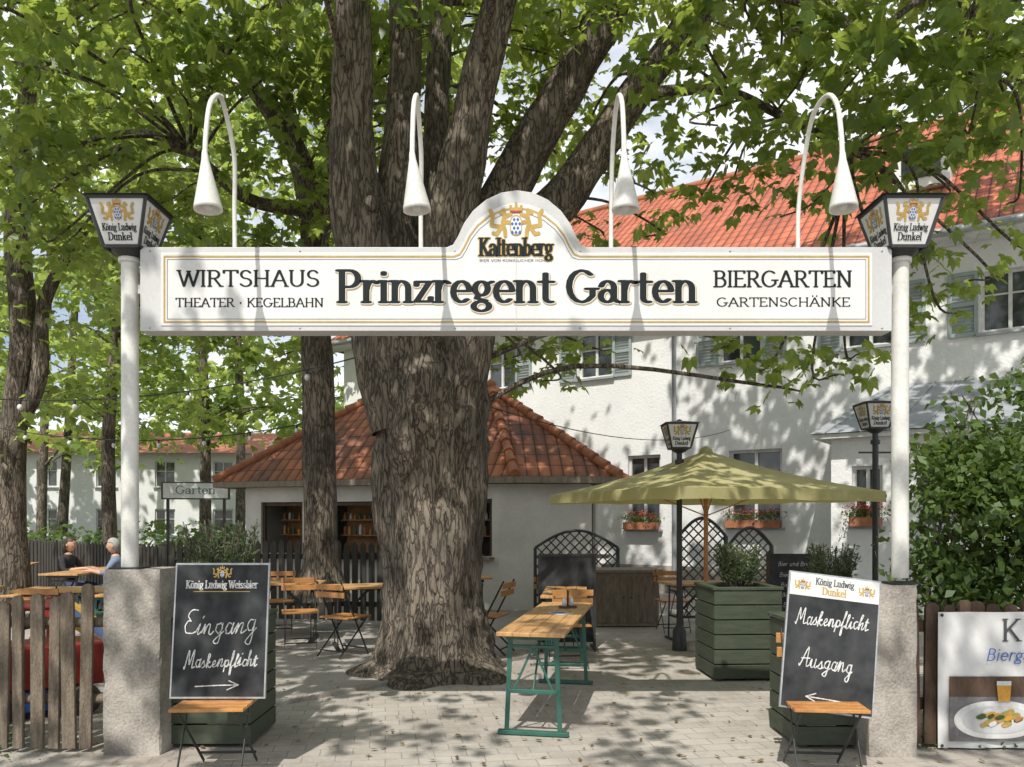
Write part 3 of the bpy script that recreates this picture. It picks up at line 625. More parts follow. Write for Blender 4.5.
# parasol
mb=MB(); s=1.43; az,ez=2.46,1.93
cs=[(-s,-s),(s,-s),(s,s),(-s,s)]
for i in range(4):
    a=Vector((*cs[i],ez));b=Vector((*cs[(i+1)%4],ez)); ap=Vector((0,0,az)); n=8; vs=[];fs=[]
    for r in range(n+1):
        t=r/n
        for q in range(n+1):
            u=q/n; e=a.lerp(b,u); p=ap.lerp(e,t); p.z-=.05*math.sin(math.pi*t)
            mid=math.sin(math.pi*u); p.z+=.012*mid*t
            p.x*=1-.03*mid*t; p.y*=1-.03*mid*t; vs.append(p)
    for r in range(n):
        for q in range(n): k=r*(n+1)+q; fs.append((k,k+1,k+n+2,k+n+1))
    mb.add(vs,fs,'canvas',smooth=False)
    ed=vs[-(n+1):]; low=[Vector((p.x*1.003,p.y*1.003,p.z-.12+.008*math.sin(j*2.2))) for j,p in enumerate(ed)]
    mb.add(ed+low,[(j,j+1,j+n+2,j+n+1) for j in range(n)],'canvas')
    mb.bar((0,0,az-.1),(cs[i][0]*.97,cs[i][1]*.97,ez-.035),.02,.02,'orangewood'); mb.bar((0,0,1.65),(cs[i][0]*.5,cs[i][1]*.5,ez+.13),.015,.015,'orangewood')
mb.lathe([(.09,.0),(.07,.05),(.0,.09)],(0,0,az-.03),'canvas',12)
mb.tube([(0,0,0),(0,0,az)],.028,'orangewood',12); mb.lathe([(.3,0),(.3,.06),(.06,.09),(.05,.35),(0.03,.35)],(0,0,0),'concrete',20)
mb.build('parasol',loc=(2.40,9.9,0),rz=math.radians(24))
def lamp(x,y,H_):
    mb=MB(); mb.tube([(0,0,0),(0,0,H_)],.035,'iron',12); mb.lathe([(.09,0),(.08,.25),(.05,.3),(.035,.32)],(0,0,0),'iron',14); mb.lathe([(.055,-.05),(.055,0)],(0,0,H_-.1),'iron',12)
    mb.bar((-.2,0,H_-.25),(.2,0,H_-.25),.02,.02,'iron')
    lantern(mb,(0,0,H_),.9); mb.build('garden_lantern_post',loc=(x,y,0))
lamp(2.05,9.8,2.44); lamp(4.36,9.6,2.66)
mb=MB(); mb.bar((0,0,0),(.3,-.1,.06),.22,.02,'zinc'); mb.bar((.15,0,-.3),(.15,0,.02),.02,.02,'iron'); mb.build('floodlight',loc=(1.78,9.75,2.16))
def lattice(x,y,rz,w,h):
    mb=MB(); zt=lambda a:h+.28*math.sin(math.pi*(a/w+.5)); st=.11
    for sg in(1,-1):
        c=-w-h*2
        while c<w+h*2:
            seg=None
            for i in range(0,61):
                a=-w/2+w*i/60; b=(a-c)*sg
                if .12<b<zt(a):
                    if seg is None: seg=[(a,b),(a,b)]
                    seg[1]=(a,b)
            if seg and seg[1][0]-seg[0][0]>.02: mb.bar((seg[0][0],sg*.006,seg[0][1]),(seg[1][0],sg*.006,seg[1][1]),.022,.009,'iron',Vector((0,1,0)))
            c+=st*1.4
    for s in(-1,1): mb.box((s*w/2,0,h/2),(.05,.05,h),'iron')
    mb.box((0,0,.1),(w,.04,.04),'iron'); mb.tube([(-w/2+w*i/14,0,zt(-w/2+w*i/14)) for i in range(15)],.025,'iron',6)
    mb.build('lattice_screen',loc=(x,y,0),rz=rz)
lattice(1.05,13.0,.05,1.35,1.15); lattice(2.95,12.4,.1,.75,1.35); lattice(3.75,12.6,.1,.7,1.2)
mb=MB(); mb.box((0,0,.42),(.9,.5,.35),'redplastic'); mb.box((0,0,.15),(.7,.44,.18),'blueplastic'); mb.box((-.05,0,.9),(.5,.48,.05),'redplastic')
for a in(-.28,.18):
    for b in(-.21,.21): mb.bar((a,b,.58),(a,b,.9),.04,.04,'redplastic')
for a in(-.3,.3):
    for b in(-.27,.27): mb.M=Matrix.Translation((a,b,.13))@Matrix.Rotation(math.pi/2,4,'X'); mb.lathe([(0,-.03),(.12,-.03),(.13,0),(.12,.03),(0,.03)],(0,0,0),'iron',18); mb.M=Matrix.Identity(4)
mb.ell((.42,0,.48),(.1,.2,.08),'yellowplastic',8); mb.tube([(.2,0,.55),(.1,0,.72)],.02,'iron'); mb.build('toy_car',bevel=.02,loc=(-3.9,6.6,0),rz=.6)
mb=MB(); 
for s in(-.25,.25): mb.bar((-.0,s,.8),(.9,s,.1),.05,.06,'yellowplastic'); mb.bar((0,s,0),(0,s,.9),.05,.05,'redplastic'); mb.bar((-.4,s,0),(0,s,.8),.05,.05,'redplastic')
mb.bar((0,0,.77),(.9,0,.07),.46,.02,'blueplastic')
for i in range(3): mb.box((-.1-.1*(2-i),0,.2+.2*i),(.1,.5,.03),'redplastic')
mb.build('toy_slide',bevel=.01,loc=(-4.3,7.6,0),rz=.2)
# ------------------------------------------------------------------ buildings
def wall(mb,L0,L1,z0,z1,ops,k,reveal=.14):
    xs=sorted({L0,L1}|{o[0] for o in ops}|{o[1] for o in ops}); zs=sorted({z0,z1}|{o[2] for o in ops}|{o[3] for o in ops})
    for i in range(len(xs)-1):
        for j in range(len(zs)-1):
            cx,cz=(xs[i]+xs[i+1])/2,(zs[j]+zs[j+1])/2
            if any(o[0]<cx<o[1] and o[2]<cz<o[3] for o in ops): continue
            mb.add([(xs[i],0,zs[j]),(xs[i+1],0,zs[j]),(xs[i+1],0,zs[j+1]),(xs[i],0,zs[j+1])],[(0,1,2,3)],k)
    for a,b,c,d in ops:
        r=reveal
        for q in ([(a,0,c),(a,r,c),(a,r,d),(a,0,d)],[(b,0,c),(b,0,d),(b,r,d),(b,r,c)],[(a,0,d),(a,r,d),(b,r,d),(b,0,d)],[(a,0,c),(b,0,c),(b,r,c),(a,r,c)]): mb.add(q,[(0,1,2,3)],k)
def window(mb,a,b,c,d,r=.14,shut=False,sill=True,bars=True):
    mb.add([(a,r-.01,c),(b,r-.01,c),(b,r-.01,d),(a,r-.01,d)],[(0,1,2,3)],'glass')
    w=.06
    for x in(a+w/2,b-w/2,(a+b)/2): mb.box((x,r-.035,(c+d)/2),(w,.045,d-c-.002),'frame_white')
    for z in(c+w/2,d-w/2): mb.box(((a+b)/2,r-.036,z),(b-a-.004,.05,w),'frame_white')
    if bars: mb.box(((a+b)/2,r-.03,c+(d-c)*.62),(b-a-.1,.03,.03),'frame_white')
    if sill: mb.box(((a+b)/2,-.02,c-.03),(b-a+.12,.14,.05),'zinc')
    if shut:
        sw=(b-a)*.52
        for s in(-1,1):
            cx=(a-sw/2-.03) if s<0 else (b+sw/2+.03)
            for q in(-1,1): mb.box((cx+q*(sw/2-.03),-.035,(c+d)/2),(.06,.04,d-c+.06),'shutter')
            for zz in(c,d,(c+d)/2): mb.box((cx,-.034,zz),(sw-.12,.036,.07),'shutter')
            n=int((d-c)/.07)
            for i in range(n): mb.box((cx,-.028,c+.05+(d-c-.08)*i/n),(sw-.12,.012,.05),'shutter',Matrix.Rotation(.5,3,'X'))
A35=math.radians(-35); hb=empty('guesthouse_building',(0,19.95,0),A35)
ups=[-3.0,-.35,2.36,5.79,8.3,10.56,13.2]; ops=[(s-.45,s+.45,4.9,5.98) for s in ups]
gf=[(-2.3,-1.3,1.4,3.0),(.6,1.6,1.4,3.05),(3.2,4.0,1.4,3.05),(5.55,6.65,1.45,3.05),(12.3,13.4,1.4,3.0)]
mb=MB(); wall(mb,-6,16,0,6.72,ops+gf,'plaster'); 
for q in ([(-6,0,0),(-6,9.6,0),(-6,9.6,6.72),(-6,0,6.72)],[(16,0,0),(16,9.6,0),(16,9.6,6.72),(16,0,6.72)],[(-6,9.6,0),(16,9.6,0),(16,9.6,6.72),(-6,9.6,6.72)]): mb.add(q,[(0,1,2,3)],'plaster')
mb.box((5,-.02,.3),(21.9,.045,.6),'concrete'); mb.build('walls',hb)
mb=MB()
for o in ops: window(mb,*o,shut=True)
for o in gf: window(mb,*o)
mb.build('windows',hb)
mb=MB()
def roofpoly(mb,pts,k):
    P=[Vector(p) for p in pts]; u=(P[1]-P[0]).normalized(); n=u.cross(P[-1]-P[0]).normalized(); w_=n.cross(u)
    mb.add(P,[tuple(range(len(P)))],k,[[((p-P[0]).dot(u),(p-P[0]).dot(w_)) for p in P]])
e=6.62; R0,R1=(-2,4.8,10.9),(17,4.8,10.9)
roofpoly(mb,[(-6.6,-.55,e),(17,-.55,e),R1,R0],'tile2'); roofpoly(mb,[(17,10.15,e),(-6.6,10.15,e),R0,R1],'tile2'); roofpoly(mb,[(-6.6,10.15,e),(-6.6,-.55,e),R0],'tile2')
mb.box((5.2,-.30,e-.06),(23.5,.56,.07),'frame_white'); mb.tube([(-6.6,-.62,e-.0),(17,-.62,e-.0)],.07,'zinc',10)
mb.tube([R0,R1],.11,'tilecap',10)
mb.build('roof',hb)
mb=MB(); mb.tube([(4.35,-.6,e-.05),(4.35,-.5,e-.25),(4.35,-.08,e-.5),(4.35,-.07,.2)],.05,'zinc',10); mb.build('downpipe',hb)
mb=MB()
for sx in(9.0,13.5): mb.box((sx,2.0,8.6),(1.0,1.6,.9),'plaster'); mb.box((sx,1.19,8.65),(.7,.03,.6),'glass'); mb.add([(sx-.65,1.05,9.0),(sx+.65,1.05,9.0),(sx+.65,3.2,9.5),(sx-.65,3.2,9.5)],[(0,1,2,3)],'zinc')
mb.build('dormers',hb)
mb=MB(); b0,b1,pr=7.9,12.2,1.3; bh_=3.05
mb.M=Matrix.Translation((0,-pr,0)); wall(mb,b0,b1,0,bh_,[(8.25,8.75,1.5,2.55),(9.3,10.3,1.5,2.55)],'plaster'); window(mb,8.25,8.75,1.5,2.55,bars=False); window(mb,9.3,10.3,1.5,2.55); mb.M=Matrix.Identity(4)
mb.add([(b0,-pr,0),(b0,-.003,0),(b0,-.003,bh_),(b0,-pr,bh_)],[(0,1,2,3)],'plaster'); mb.add([(b1,-pr,0),(b1,-.003,0),(b1,-.003,bh_),(b1,-pr,bh_)],[(0,1,2,3)],'plaster')
mb.box(((b0+b1)/2,-pr/2-.13,bh_+.03),(b1-b0+.5,pr+.24,.08),'frame_white')
q=.3; mb.add([(b0-q,-pr-q,bh_+.08),(b1+q,-pr-q,bh_+.08),(b1-.7,-.01,bh_+1.05),(b0+.7,-.01,bh_+1.05),(b0-q,-.01,bh_+.08),(b1+q,-.01,bh_+.08)],[(0,1,2,3),(4,0,3),(1,5,2)],'zinc')
for i in range(9):
    t=(i+.5)/9; mb.bar((b0-q+(b1-b0+2*q)*t,-pr-q,bh_+.095),(b0+.7+(b1-b0-1.4)*t,-.01,bh_+1.065),.02,.02,'zinc')
mb.build('bay',hb)
# kiosk
kz=2.34
Ek=[(-5.9,15.8),(.05,13.6),(1.85,13.75),(2.35,16.0),(1.0,18.0),(-4.6,19.4)]
Pk=[(-.42,15.9),(-3.0,17.1)]; az=4.2
kk=empty('beer_garden_kiosk')
mb=MB(); E3=[(a,b,kz) for a,b in Ek]; p1=(*Pk[0],az); p2=(*Pk[1],az-.02)
for pts in([E3[0],E3[1],p1,p2],[E3[1],E3[2],p1],[E3[2],E3[3],p1],[E3[3],E3[4],p1],[E3[4],E3[5],p2,p1],[E3[5],E3[0],p2]): roofpoly(mb,pts,'tile')
for i in range(6): mb.bar(Vector(E3[i])-Vector((0,0,.05)),Vector(E3[(i+1)%6])-Vector((0,0,.05)),.03,.11,'greywood')
mb.add([(a,b,kz-.1) for a,b in Ek],[tuple(range(6))],'brownwood')
def caps(a,b):
    a=Vector(a);b=Vector(b);n=int((b-a).length/.3)
    for i in range(n):
        s=a.lerp(b,i/n);t=a.lerp(b,(i+1.12)/n); up=Vector((0,0,.035)); mb.tube([s+up*1.3,t+up*.5],[.095,.075],'tilecap',10)
caps(E3[0],p2);caps(E3[1],p1);caps(E3[2],p1);caps(E3[3],p1);caps(p2,p1);caps(E3[5],p2)
mb.lathe([(.1,0),(.12,.08),(.05,.16),(0,.2)],(p1[0],p1[1],p1[2]+.02),'tilecap',12)
mb.build('roof',kk)
c=Vector((-1.3,16.4)); Wk=[]
for a,b in Ek: d=(Vector((a,b))-c); Wk.append(c+d*(1-.5/d.length*1.25))
mb=MB(); mi=MB()
for i in range(6):
    a,b=Wk[i],Wk[(i+1)%6]; d=b-a;L=d.length
    T=Matrix.Translation((a.x,a.y,0))@Matrix.Rotation(math.atan2(d.y,d.x),4,'Z'); mb.M=T; mi.M=T
    ops_=[]
    if i==0: ops_=[(.35,1.3,.95,1.95),(1.75,3.1,.95,1.95),(3.35,4.0,.95,1.95),(4.3,5.2,.95,1.98)]
    if i==2: ops_=[(.5,1.3,.95,1.95)]
    wall(mb,0,L,0,kz-.1,ops_,'kioskwall')
    for o in ops_:
        mi.add([(o[0],.9,o[2]),(o[1],.9,o[2]),(o[1],.9,o[3]),(o[0],.9,o[3])],[(0,1,2,3)],'warmlitshelf' if o[0]<3 and i==0 else 'interior')  # back sheets: orange-lit and dark interiors put into their colour
        mi.box(((o[0]+o[1])/2,-.08,o[2]-.03),(o[1]-o[0]+.1,.45,.04),'greywood')
        for x in(o[0]+.03,o[1]-.03): mi.box((x,.08,(o[2]+o[3])/2),(.06,.06,o[3]-o[2]-.003),'brownwood')
        mi.box(((o[0]+o[1])/2,.08,o[3]-.04),(o[1]-o[0]-.13,.05,.07),'brownwood')
        for sh in range(2):
            zz=o[2]+.35+.3*sh; mi.box(((o[0]+o[1])/2,.7,zz),(o[1]-o[0]-.1,.25,.025),'warmlitshelf')
            x=o[0]+.12
            while x<o[1]-.12:
                h_=random.uniform(.1,.2); mi.lathe([(.03,0),(.03,h_*.7),(.012,h_),(0,h_)],(x,.62,zz+.015),random.choice(['amber','frame_white','greenmetal','warmlitshelf','terracotta']),8); x+=random.uniform(.08,.14)
mb.build('walls',kk); mi.build('serving_hatches',kk)
def house(name,x,y,rz,L,Dp,H_,rh,nw):
    e_=empty(name,(x,y,0),rz); mb=MB(); ops=[]
    for s in range(2):
        for i in range(nw): a=L*(i+.5)/nw; ops.append((a-.45,a+.45,.9+2.2*s,2.1+2.2*s))
    wall(mb,0,L,0,H_,ops,'plaster')
    for q in([(0,0,0),(0,Dp,0),(0,Dp,H_),(0,Dp/2,H_+rh),(0,0,H_)],[(L,0,0),(L,Dp,0),(L,Dp,H_),(L,Dp/2,H_+rh),(L,0,H_)],[(0,Dp,0),(L,Dp,0),(L,Dp,H_),(0,Dp,H_)]): mb.add(q,[tuple(range(len(q)))],'plaster')
    mb.build('walls',e_); mb=MB()
    for o in ops: window(mb,*o)
    mb.build('windows',e_); mb=MB(); roofpoly(mb,[(-.5,-.5,H_-.15),(L+.5,-.5,H_-.15),(L+.5,Dp/2,H_+rh+.05),(-.5,Dp/2,H_+rh+.05)],'tilecap'); roofpoly(mb,[(L+.5,Dp+.5,H_-.15),(-.5,Dp+.5,H_-.15),(-.5,Dp/2,H_+rh+.05),(L+.5,Dp/2,H_+rh+.05)],'tilecap'); mb.build('roof',e_)
house('white_house',-25,36,.08,13,8,4.8,1.2,5)
mb=MB(); mb.box((0,0,2.5),(1.7,.06,.45),'greenpaint'); mb.box((0,-.034,2.5),(1.6,.006,.38),'frame_white'); mb.polys(text('Garten',.2,0,2.42,1.0,.07,.04,cell=.01),-.04,'greenmetal')
for s in(-.7,.7): mb.box((s,.03,1.25),(.07,.05,2.5),'iron')
mb.build('entrance_sign',loc=(-8.1,20.5,-.15),rz=.1)
# ------------------------------------------------------------------ trees
def resample(pts,rads,n=10):
    c=catmull(pts,n); r=[]
    for i in range(len(pts)-1):
        for j in range(n): t=j/n; t=t*t*(3-2*t); r.append(rads[i]*(1-t)+rads[i+1]*t)
    r.append(rads[-1]); return c,r
def limb(mb,path,rads,seg=28,rough=.08,flare=0,n=10,seed=0):
    c,r=resample(path,rads,n); vs=[];fs=[];ref=Vector((1,0,0)); m_=len(c)
    for i,p in enumerate(c):
        t=(c[min(i+1,m_-1)]-c[max(i-1,0)]).normalized(); x=(ref-t*ref.dot(t)).normalized(); ref=x; y=t.cross(x)
        for j in range(seg):
            a=2*math.pi*j/seg; d=x*math.cos(a)+y*math.sin(a)
            k=noise.noise(Vector((math.cos(a)*1.6+seed,math.sin(a)*1.6,i*.11)))*rough*2+noise.noise(Vector((math.cos(a)*5,math.sin(a)*5+seed,i*.4)))*rough*.7
            if flare: k+=max(0,1-i/(n*1.6))**2*flare*(.5+.5*math.cos(5*a+seed))+.05*math.cos(3*a+seed+i*.03)+.03*math.cos(7*a+i*.05)
            vs.append(p+d*r[i]*(1+k))
    for i in range(m_-1):
        for j in range(seg): fs.append((i*seg+j,i*seg+(j+1)%seg,(i+1)*seg+(j+1)%seg,(i+1)*seg+j))
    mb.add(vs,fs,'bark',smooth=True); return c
def leaves(name,centers,size,k,parent=None,palm=5,up=.8,wid=.26,spread=1.0):
    """centers: (x,y,z,rx,ry,rz,n)"""
    Ps=[]
    for x,y,z,rx,ry,rz,n in centers:
        n=int(n); nt_=max(1,n//14); d=rng.normal(size=(nt_,3)); d/=np.linalg.norm(d,axis=1)[:,None]; d*=(rng.random((nt_,1))**.45)
        tw=d*np.array([rx,ry,rz])+np.array([x,y,z]); idx=rng.integers(0,nt_,n)
        Ps.append(tw[idx]+rng.normal(size=(n,3))*np.array([.17,.17,.10])*max(.35,min(2.2,size*5))*spread)
    P=np.vstack(Ps); n=len(P)
    nr=rng.normal(size=(n,3))*.55; nr[:,2]+=up; nr/=np.linalg.norm(nr,axis=1)[:,None]
    t=rng.normal(size=(n,3)); t-=nr*(t*nr).sum(1)[:,None]; t/=np.linalg.norm(t,axis=1)[:,None]; b=np.cross(nr,t)
    sz=size*rng.uniform(.65,1.2,n)[:,None]
    angs,lens={5:([-80,-40,0,40,80],[.62,.88,1,.88,.62]),3:([-50,0,50],[.8,1,.8]),1:([0],[1.])}[palm]; angs=np.radians(angs)
    V_=[]
    for a,l in zip(angs,lens):
        d=t*math.cos(a)+b*math.sin(a); s=-t*math.sin(a)+b*math.cos(a); L=sz*l*.55 if palm>1 else sz*.6; wd=L*(wid*(1 if palm==5 else 1.3) if palm>1 else .34)
        tip=P+d*L-np.array([0,0,1])*L*.28
        mid=P+d*L*.62-np.array([0,0,1])*L*.04
        V_.append(np.stack([P+d*L*.06,mid+s*wd,tip,mid-s*wd],1))
    Vv=np.stack(V_,1).reshape(-1,3); nf=len(Vv)//4
    me=bpy.data.meshes.new(name); me.vertices.add(len(Vv)); me.vertices.foreach_set('co',Vv.ravel()); me.loops.add(len(Vv)); me.loops.foreach_set('vertex_index',np.arange(len(Vv),dtype=np.int32))
    me.polygons.add(nf); me.polygons.foreach_set('loop_start',np.arange(0,len(Vv),4,dtype=np.int32)); me.polygons.foreach_set('loop_total',np.full(nf,4,dtype=np.int32)); me.materials.append(M[k]); me.update(calc_edges=True)
    o=bpy.data.objects.new(name,me); scene.collection.objects.link(o); o.parent=parent; return o
def cl(px,py,Dp,rx,ry,dens=1.0,k=300):
    p=W(px,py,Dp); a,b=rx*Dp/F,ry*Dp/F; return (p.x,p.y,p.z,a,(a+b)/2,b,max(24,k*a*b*dens*1.4))
def wp(L,s=1): return [tuple(W(a,b,d)) for a,b,d,_ in L],[r*d/F*s for _,_,d,r in L]
ct=empty('chestnut_tree'); mb=MB(); sk=[]
T0=[(436,672,8.45,70),(436,650,8.45,58),(434,600,8.4,49),(432,520,8.4,50),(430,440,8.4,54),(428,390,8.4,58),(426,345,8.4,54)]
limbs=[
[(402,430,8.3,30),(388,350,8.3,34),(368,250,8.25,30),(353,170,8.2,24),(351,90,8.1,20),(352,0,8.0,18),(345,-120,7.9,14),(320,-260,7.5,9)],
[(420,400,8.5,30),(408,300,8.5,28),(398,210,8.5,22),(403,110,8.6,17),(406,10,8.7,15),(395,-130,8.9,11),(380,-260,9,7)],
[(452,430,8.3,32),(460,340,8.25,34),(450,255,8.2,28),(458,180,8.1,24),(478,90,8.0,19),(500,0,7.9,16),(525,-120,7.6,12),(540,-260,7.2,7)],
[(455,340,8.6,34),(484,250,8.6,28),(520,165,8.6,22),(558,100,8.5,19),(595,40,8.4,17),(635,-30,8.2,15),(700,-150,7.8,11),(780,-260,7.2,6)],
[(500,240,8.7,15),(555,205,8.8,21),(590,160,8.8,19),(630,100,8.7,17),(672,45,8.6,15),(718,-12,8.4,13),(820,-110,8,9),(930,-200,7.4,5)],
[(430,300,8.8,20),(436,180,9.0,14),(438,80,9.1,12),(446,-20,9.2,10),(470,-150,9.4,7)],
[(640,95,8.7,7),(720,90,8.2,5),(790,120,7.9,4),(850,150,7.7,3)],
[(718,-12,8.4,7),(800,0,7.8,6),(880,40,7.4,4),(960,70,7.1,3)],
]
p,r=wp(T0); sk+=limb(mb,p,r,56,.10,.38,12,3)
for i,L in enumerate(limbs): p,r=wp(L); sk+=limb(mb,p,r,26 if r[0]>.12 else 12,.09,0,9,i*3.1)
for a,b,c_ in((372,205,.09),(405,470,.07)): q=W(a,b,7.9 if b>250 else 8.0); mb.ell(q,(c_,.09,c_*1.1),'bark',8)
near=[ (470,-10,8,70,35),(560,10,8.6,50,40),(620,-10,7.6,60,35),(700,20,7.4,45,35),(655,60,7.4,35,30),(690,120,7.6,32,34),(735,175,8.2,40,26),(760,90,7.6,32,28),(790,130,7.8,45,35),(800,30,7.4,55,35),(705,190,8.5,26,18),(810,205,8,30,18),(650,190,9,25,22),(660,230,9.2,26,10),
 (860,70,7,60,45),(930,40,6.8,70,50),(1010,50,6.6,60,60),(900,130,7,55,40),(970,130,7.2,60,45),(880,185,8,36,26),(950,190,7.6,40,22),(1020,190,7.8,30,24),(990,270,8.2,30,16),(925,245,8.2,22,20),(935,300,8.2,24,20),(905,330,8.4,18,18),(1010,240,8.4,24,14),
 (775,358,9,34,18),(812,368,9,34,16),(845,348,9,24,16),(762,385,9,16,10),(730,340,9,20,10),
 (520,352,10.5,50,22),(560,375,10.8,22,18),(585,345,10.5,35,14),(600,230,9.6,40,14),(520,120,10,40,40),(600,150,10.5,30,40),(560,60,10,36,40),(450,140,10.5,30,50),(380,60,10.5,30,60),(330,120,10,30,50)]
C=[cl(*q) for q in near]
for i in range(26): C.append(cl(rng.uniform(330,660),rng.uniform(-60,215),rng.uniform(9.6,12),rng.uniform(28,44),rng.uniform(20,30)))
for i in range(24): C.append(cl(rng.uniform(780,1060),rng.uniform(-60,150),rng.uniform(7.6,10),rng.uniform(30,48),rng.uniform(20,32)))
for i in range(9): C.append(cl(rng.uniform(640,800),rng.uniform(-60,60),rng.uniform(8.6,10),rng.uniform(26,40),rng.uniform(18,26)))
# crown above and in front, out of frame: shades the yard
V2=[]
for i in range(270):
    y=rng.uniform(2.2,12.5); x=rng.uniform(-7.5,8.5); zl=1.6+.655*y+.9; z=rng.uniform(max(5.6,zl),13.5)
    t=(5.45-y)*math.tan(EL)   # drop of the sun ray between this clump and the gate plane
    if 2.3<z-t<4.4 and rng.random()<.70: continue
    V2.append((x,y,z,.75,.75,.4,62))
V3=[]  # unseen leaf clumps, added along sun rays to dapple the foreground
for i in range(105):
    z=rng.uniform(6.2,10.5); g0=rng.uniform(4.2,7.5); y=g0-z/math.tan(EL); x=rng.uniform(-7,6)
    V3.append((x,y,z,.42,.42,.25,20))
def twigs(mb,C,sk,every=1,mx=4.5):
    S=[Vector(s) for s in sk]
    for c in C[::every]:
        q=Vector(c[:3]); b=min(S,key=lambda s:(s-q).length+(.6*max(0,s.z-q.z+.5)))
        L=(q-b).length
        if L>mx: continue
        m1=b.lerp(q,.4)+Vector((random.uniform(-.2,.2),random.uniform(-.2,.2),.12*L)); e_=q+Vector((random.uniform(-.4,.4),random.uniform(-.2,.2),-.1))
        cc=catmull([b,m1,q,e_],5); mb.tube(cc,[max(.004,.008+.008*L*(1-i/len(cc))) for i in range(len(cc))],'bark',6,False)
twigs(mb,C,sk); twigs(mb,V2,sk,4); mb.build('trunk_and_limbs',ct)
leaves('foliage',C,.27,'leaf',ct); leaves('upper_foliage',V2,.34,'leaf',ct); leaves('dapple_foliage',V3,.26,'leaf',ct)
ct=empty('chestnut_tree'); mb=MB(); sk=[]
for L in ([(322,600,11.6,24),(321,560,11.6,18),(321,480,11.6,16),(319,380,11.6,15),(316,300,11.6,14),(312,220,11.5,13),(300,160,11.4,11),(270,110,11.2,9),(230,60,10.8,7),(170,0,10.2,4)],
 [(316,240,11.6,11),(335,170,11.6,10),(330,90,11.6,8),(335,0,11.6,6)],[(312,210,11.5,8),(250,200,11,6),(190,150,10.4,4)],[(300,160,11.4,8),(285,80,11.2,6),(280,-20,11,5)]):
    p,r=wp(L); sk+=limb(mb,p,r,18,.1,.25 if L[0][1]>500 else 0,8,L[0][0])
n2=[(40,60,8.4,60,55),(130,50,8.8,70,50),(225,45,9,60,45),(290,60,9.6,40,50),(95,140,9.6,60,34),(240,150,10.4,40,34),(30,150,9,40,40),(170,200,10.6,44,24),(60,235,9.6,40,24),(290,215,11,30,24),(300,350,12,40,16),(345,300,11,20,20),(255,240,11,26,14),(130,0,7.5,80,30),(270,0,8.5,80,30),(10,10,7.5,50,40)]
C=[cl(*q) for q in n2]
for i in range(30): C.append(cl(rng.uniform(-60,340),rng.uniform(-60,260),rng.uniform(9.5,12.5),rng.uniform(30,46),rng.uniform(18,28)))
V2=[]
for i in range(46): V2.append((rng.uniform(-10,-2),rng.uniform(7,14),rng.uniform(10.4,14),.9,.9,.5,60))
twigs(mb,C,sk); mb.build('trunk_and_limbs',ct); leaves('foliage',C,.27,'leaf',ct); leaves('upper_foliage',V2,.36,'leaf',ct)
def bgtree(name,trunks,C,size=.4,k='leafback'):
    e_=empty(name); mb=MB(); sk=[]
    for L in trunks: p,r=wp(L); sk+=limb(mb,p,r,14,.1,0,7,L[0][0])
    twigs(mb,C,sk,2); mb.build('trunk_and_limbs',e_); leaves('foliage',C,size,k,e_,palm=3)
R_=rng.uniform
bgtree('lime_tree',[[(8,600,13,22),(10,520,13,15),(14,420,13,13),(24,330,13,12),(18,240,13,11),(22,150,13,9),(30,60,13,7),(30,-60,13,5)],[(14,430,13,10),(38,380,13,8),(45,300,13,6),(85,230,13,4)]],
 [cl(R_(-90,150),R_(-80,350),R_(12,15),38,24,1,150) for i in range(32)]+[cl(20,430,13,40,20,1,150),cl(60,400,13.5,40,18,1,150)],.36)
bgtree('maple_tree',[[(110,560,19,7),(108,450,19,6),(115,350,19,5),(130,200,19,4)]],[cl(R_(30,250),R_(100,430),R_(17,21),34,20,1,150) for i in range(40)],.4)
bgtree('lime_tree',[[(205,560,24,6),(205,420,24,5),(200,300,24,4),(200,150,24,3)]],[cl(R_(110,350),R_(60,430),R_(22,26),32,18,1,110) for i in range(42)],.46)
bgtree('maple_tree',[[(400,560,27,8),(400,350,27,6),(430,200,27,5)]],[cl(R_(320,560),R_(-20,380),R_(25,29),28,18,1,90) for i in range(40)],.5)
bgtree('birch_tree',[[(40,560,27,5),(45,400,27,4),(50,250,27,3)]],[cl(R_(-140,160),R_(120,455),R_(25,29),32,16,1,90) for i in range(44)],.5)
bgtree('lime_tree',[[(240,560,32,5),(240,400,32,4),(230,200,32,3)],[(60,560,32,5),(70,400,32,4),(80,200,32,3)]],[cl(R_(-140,360),R_(0,452),R_(30,33),34,20,1,55) for i in range(80)],.7)
C=[]
for i in range(60): C.append((R_(-26,-6),R_(22,31),R_(.3,1.0),1.2,1,.5,110))
leaves('shrubs',C,.34,'leafhedge',None,palm=3)
C=[]
for i in range(170):
    a=R_(-1.1,1.1); d=R_(55,75); C.append((math.sin(a)*d,math.cos(a)*d,R_(1,14),3,3,2.6,60))
leaves('distant_trees',C,1.6,'leafback',None,palm=3)
C=[]
for i in range(60):
    C.append((R_(3.3,6.6),R_(6.0,6.7),R_(.9,2.2),.32,.3,.26,420))
for x,z in((3.5,2.35),(3.9,2.5),(4.3,2.4),(3.3,1.9),(4.0,2.7),(5,2.5),(3.3,1.3),(3.3,2.15),(3.5,1.1)): C.append((x,6.2,z,.16,.16,.18,110))
e_=empty('climbing_hedge'); leaves('foliage',C,.14,'leafhedge',e_,palm=1,up=.3); mb=MB()
for i in range(22):
    x=random.uniform(3.4,6.4); mb.tube(catmull([(x,6.35,0),(x+random.uniform(-.2,.2),6.3,.9),(x+random.uniform(-.4,.4),6.3,1.7),(x+random.uniform(-.6,.6),6.2,random.uniform(2.2,2.75))],5),[.02]*6+[.012]*5+[.006]*5,'bark',6,False)
mb.build('stems',e_)
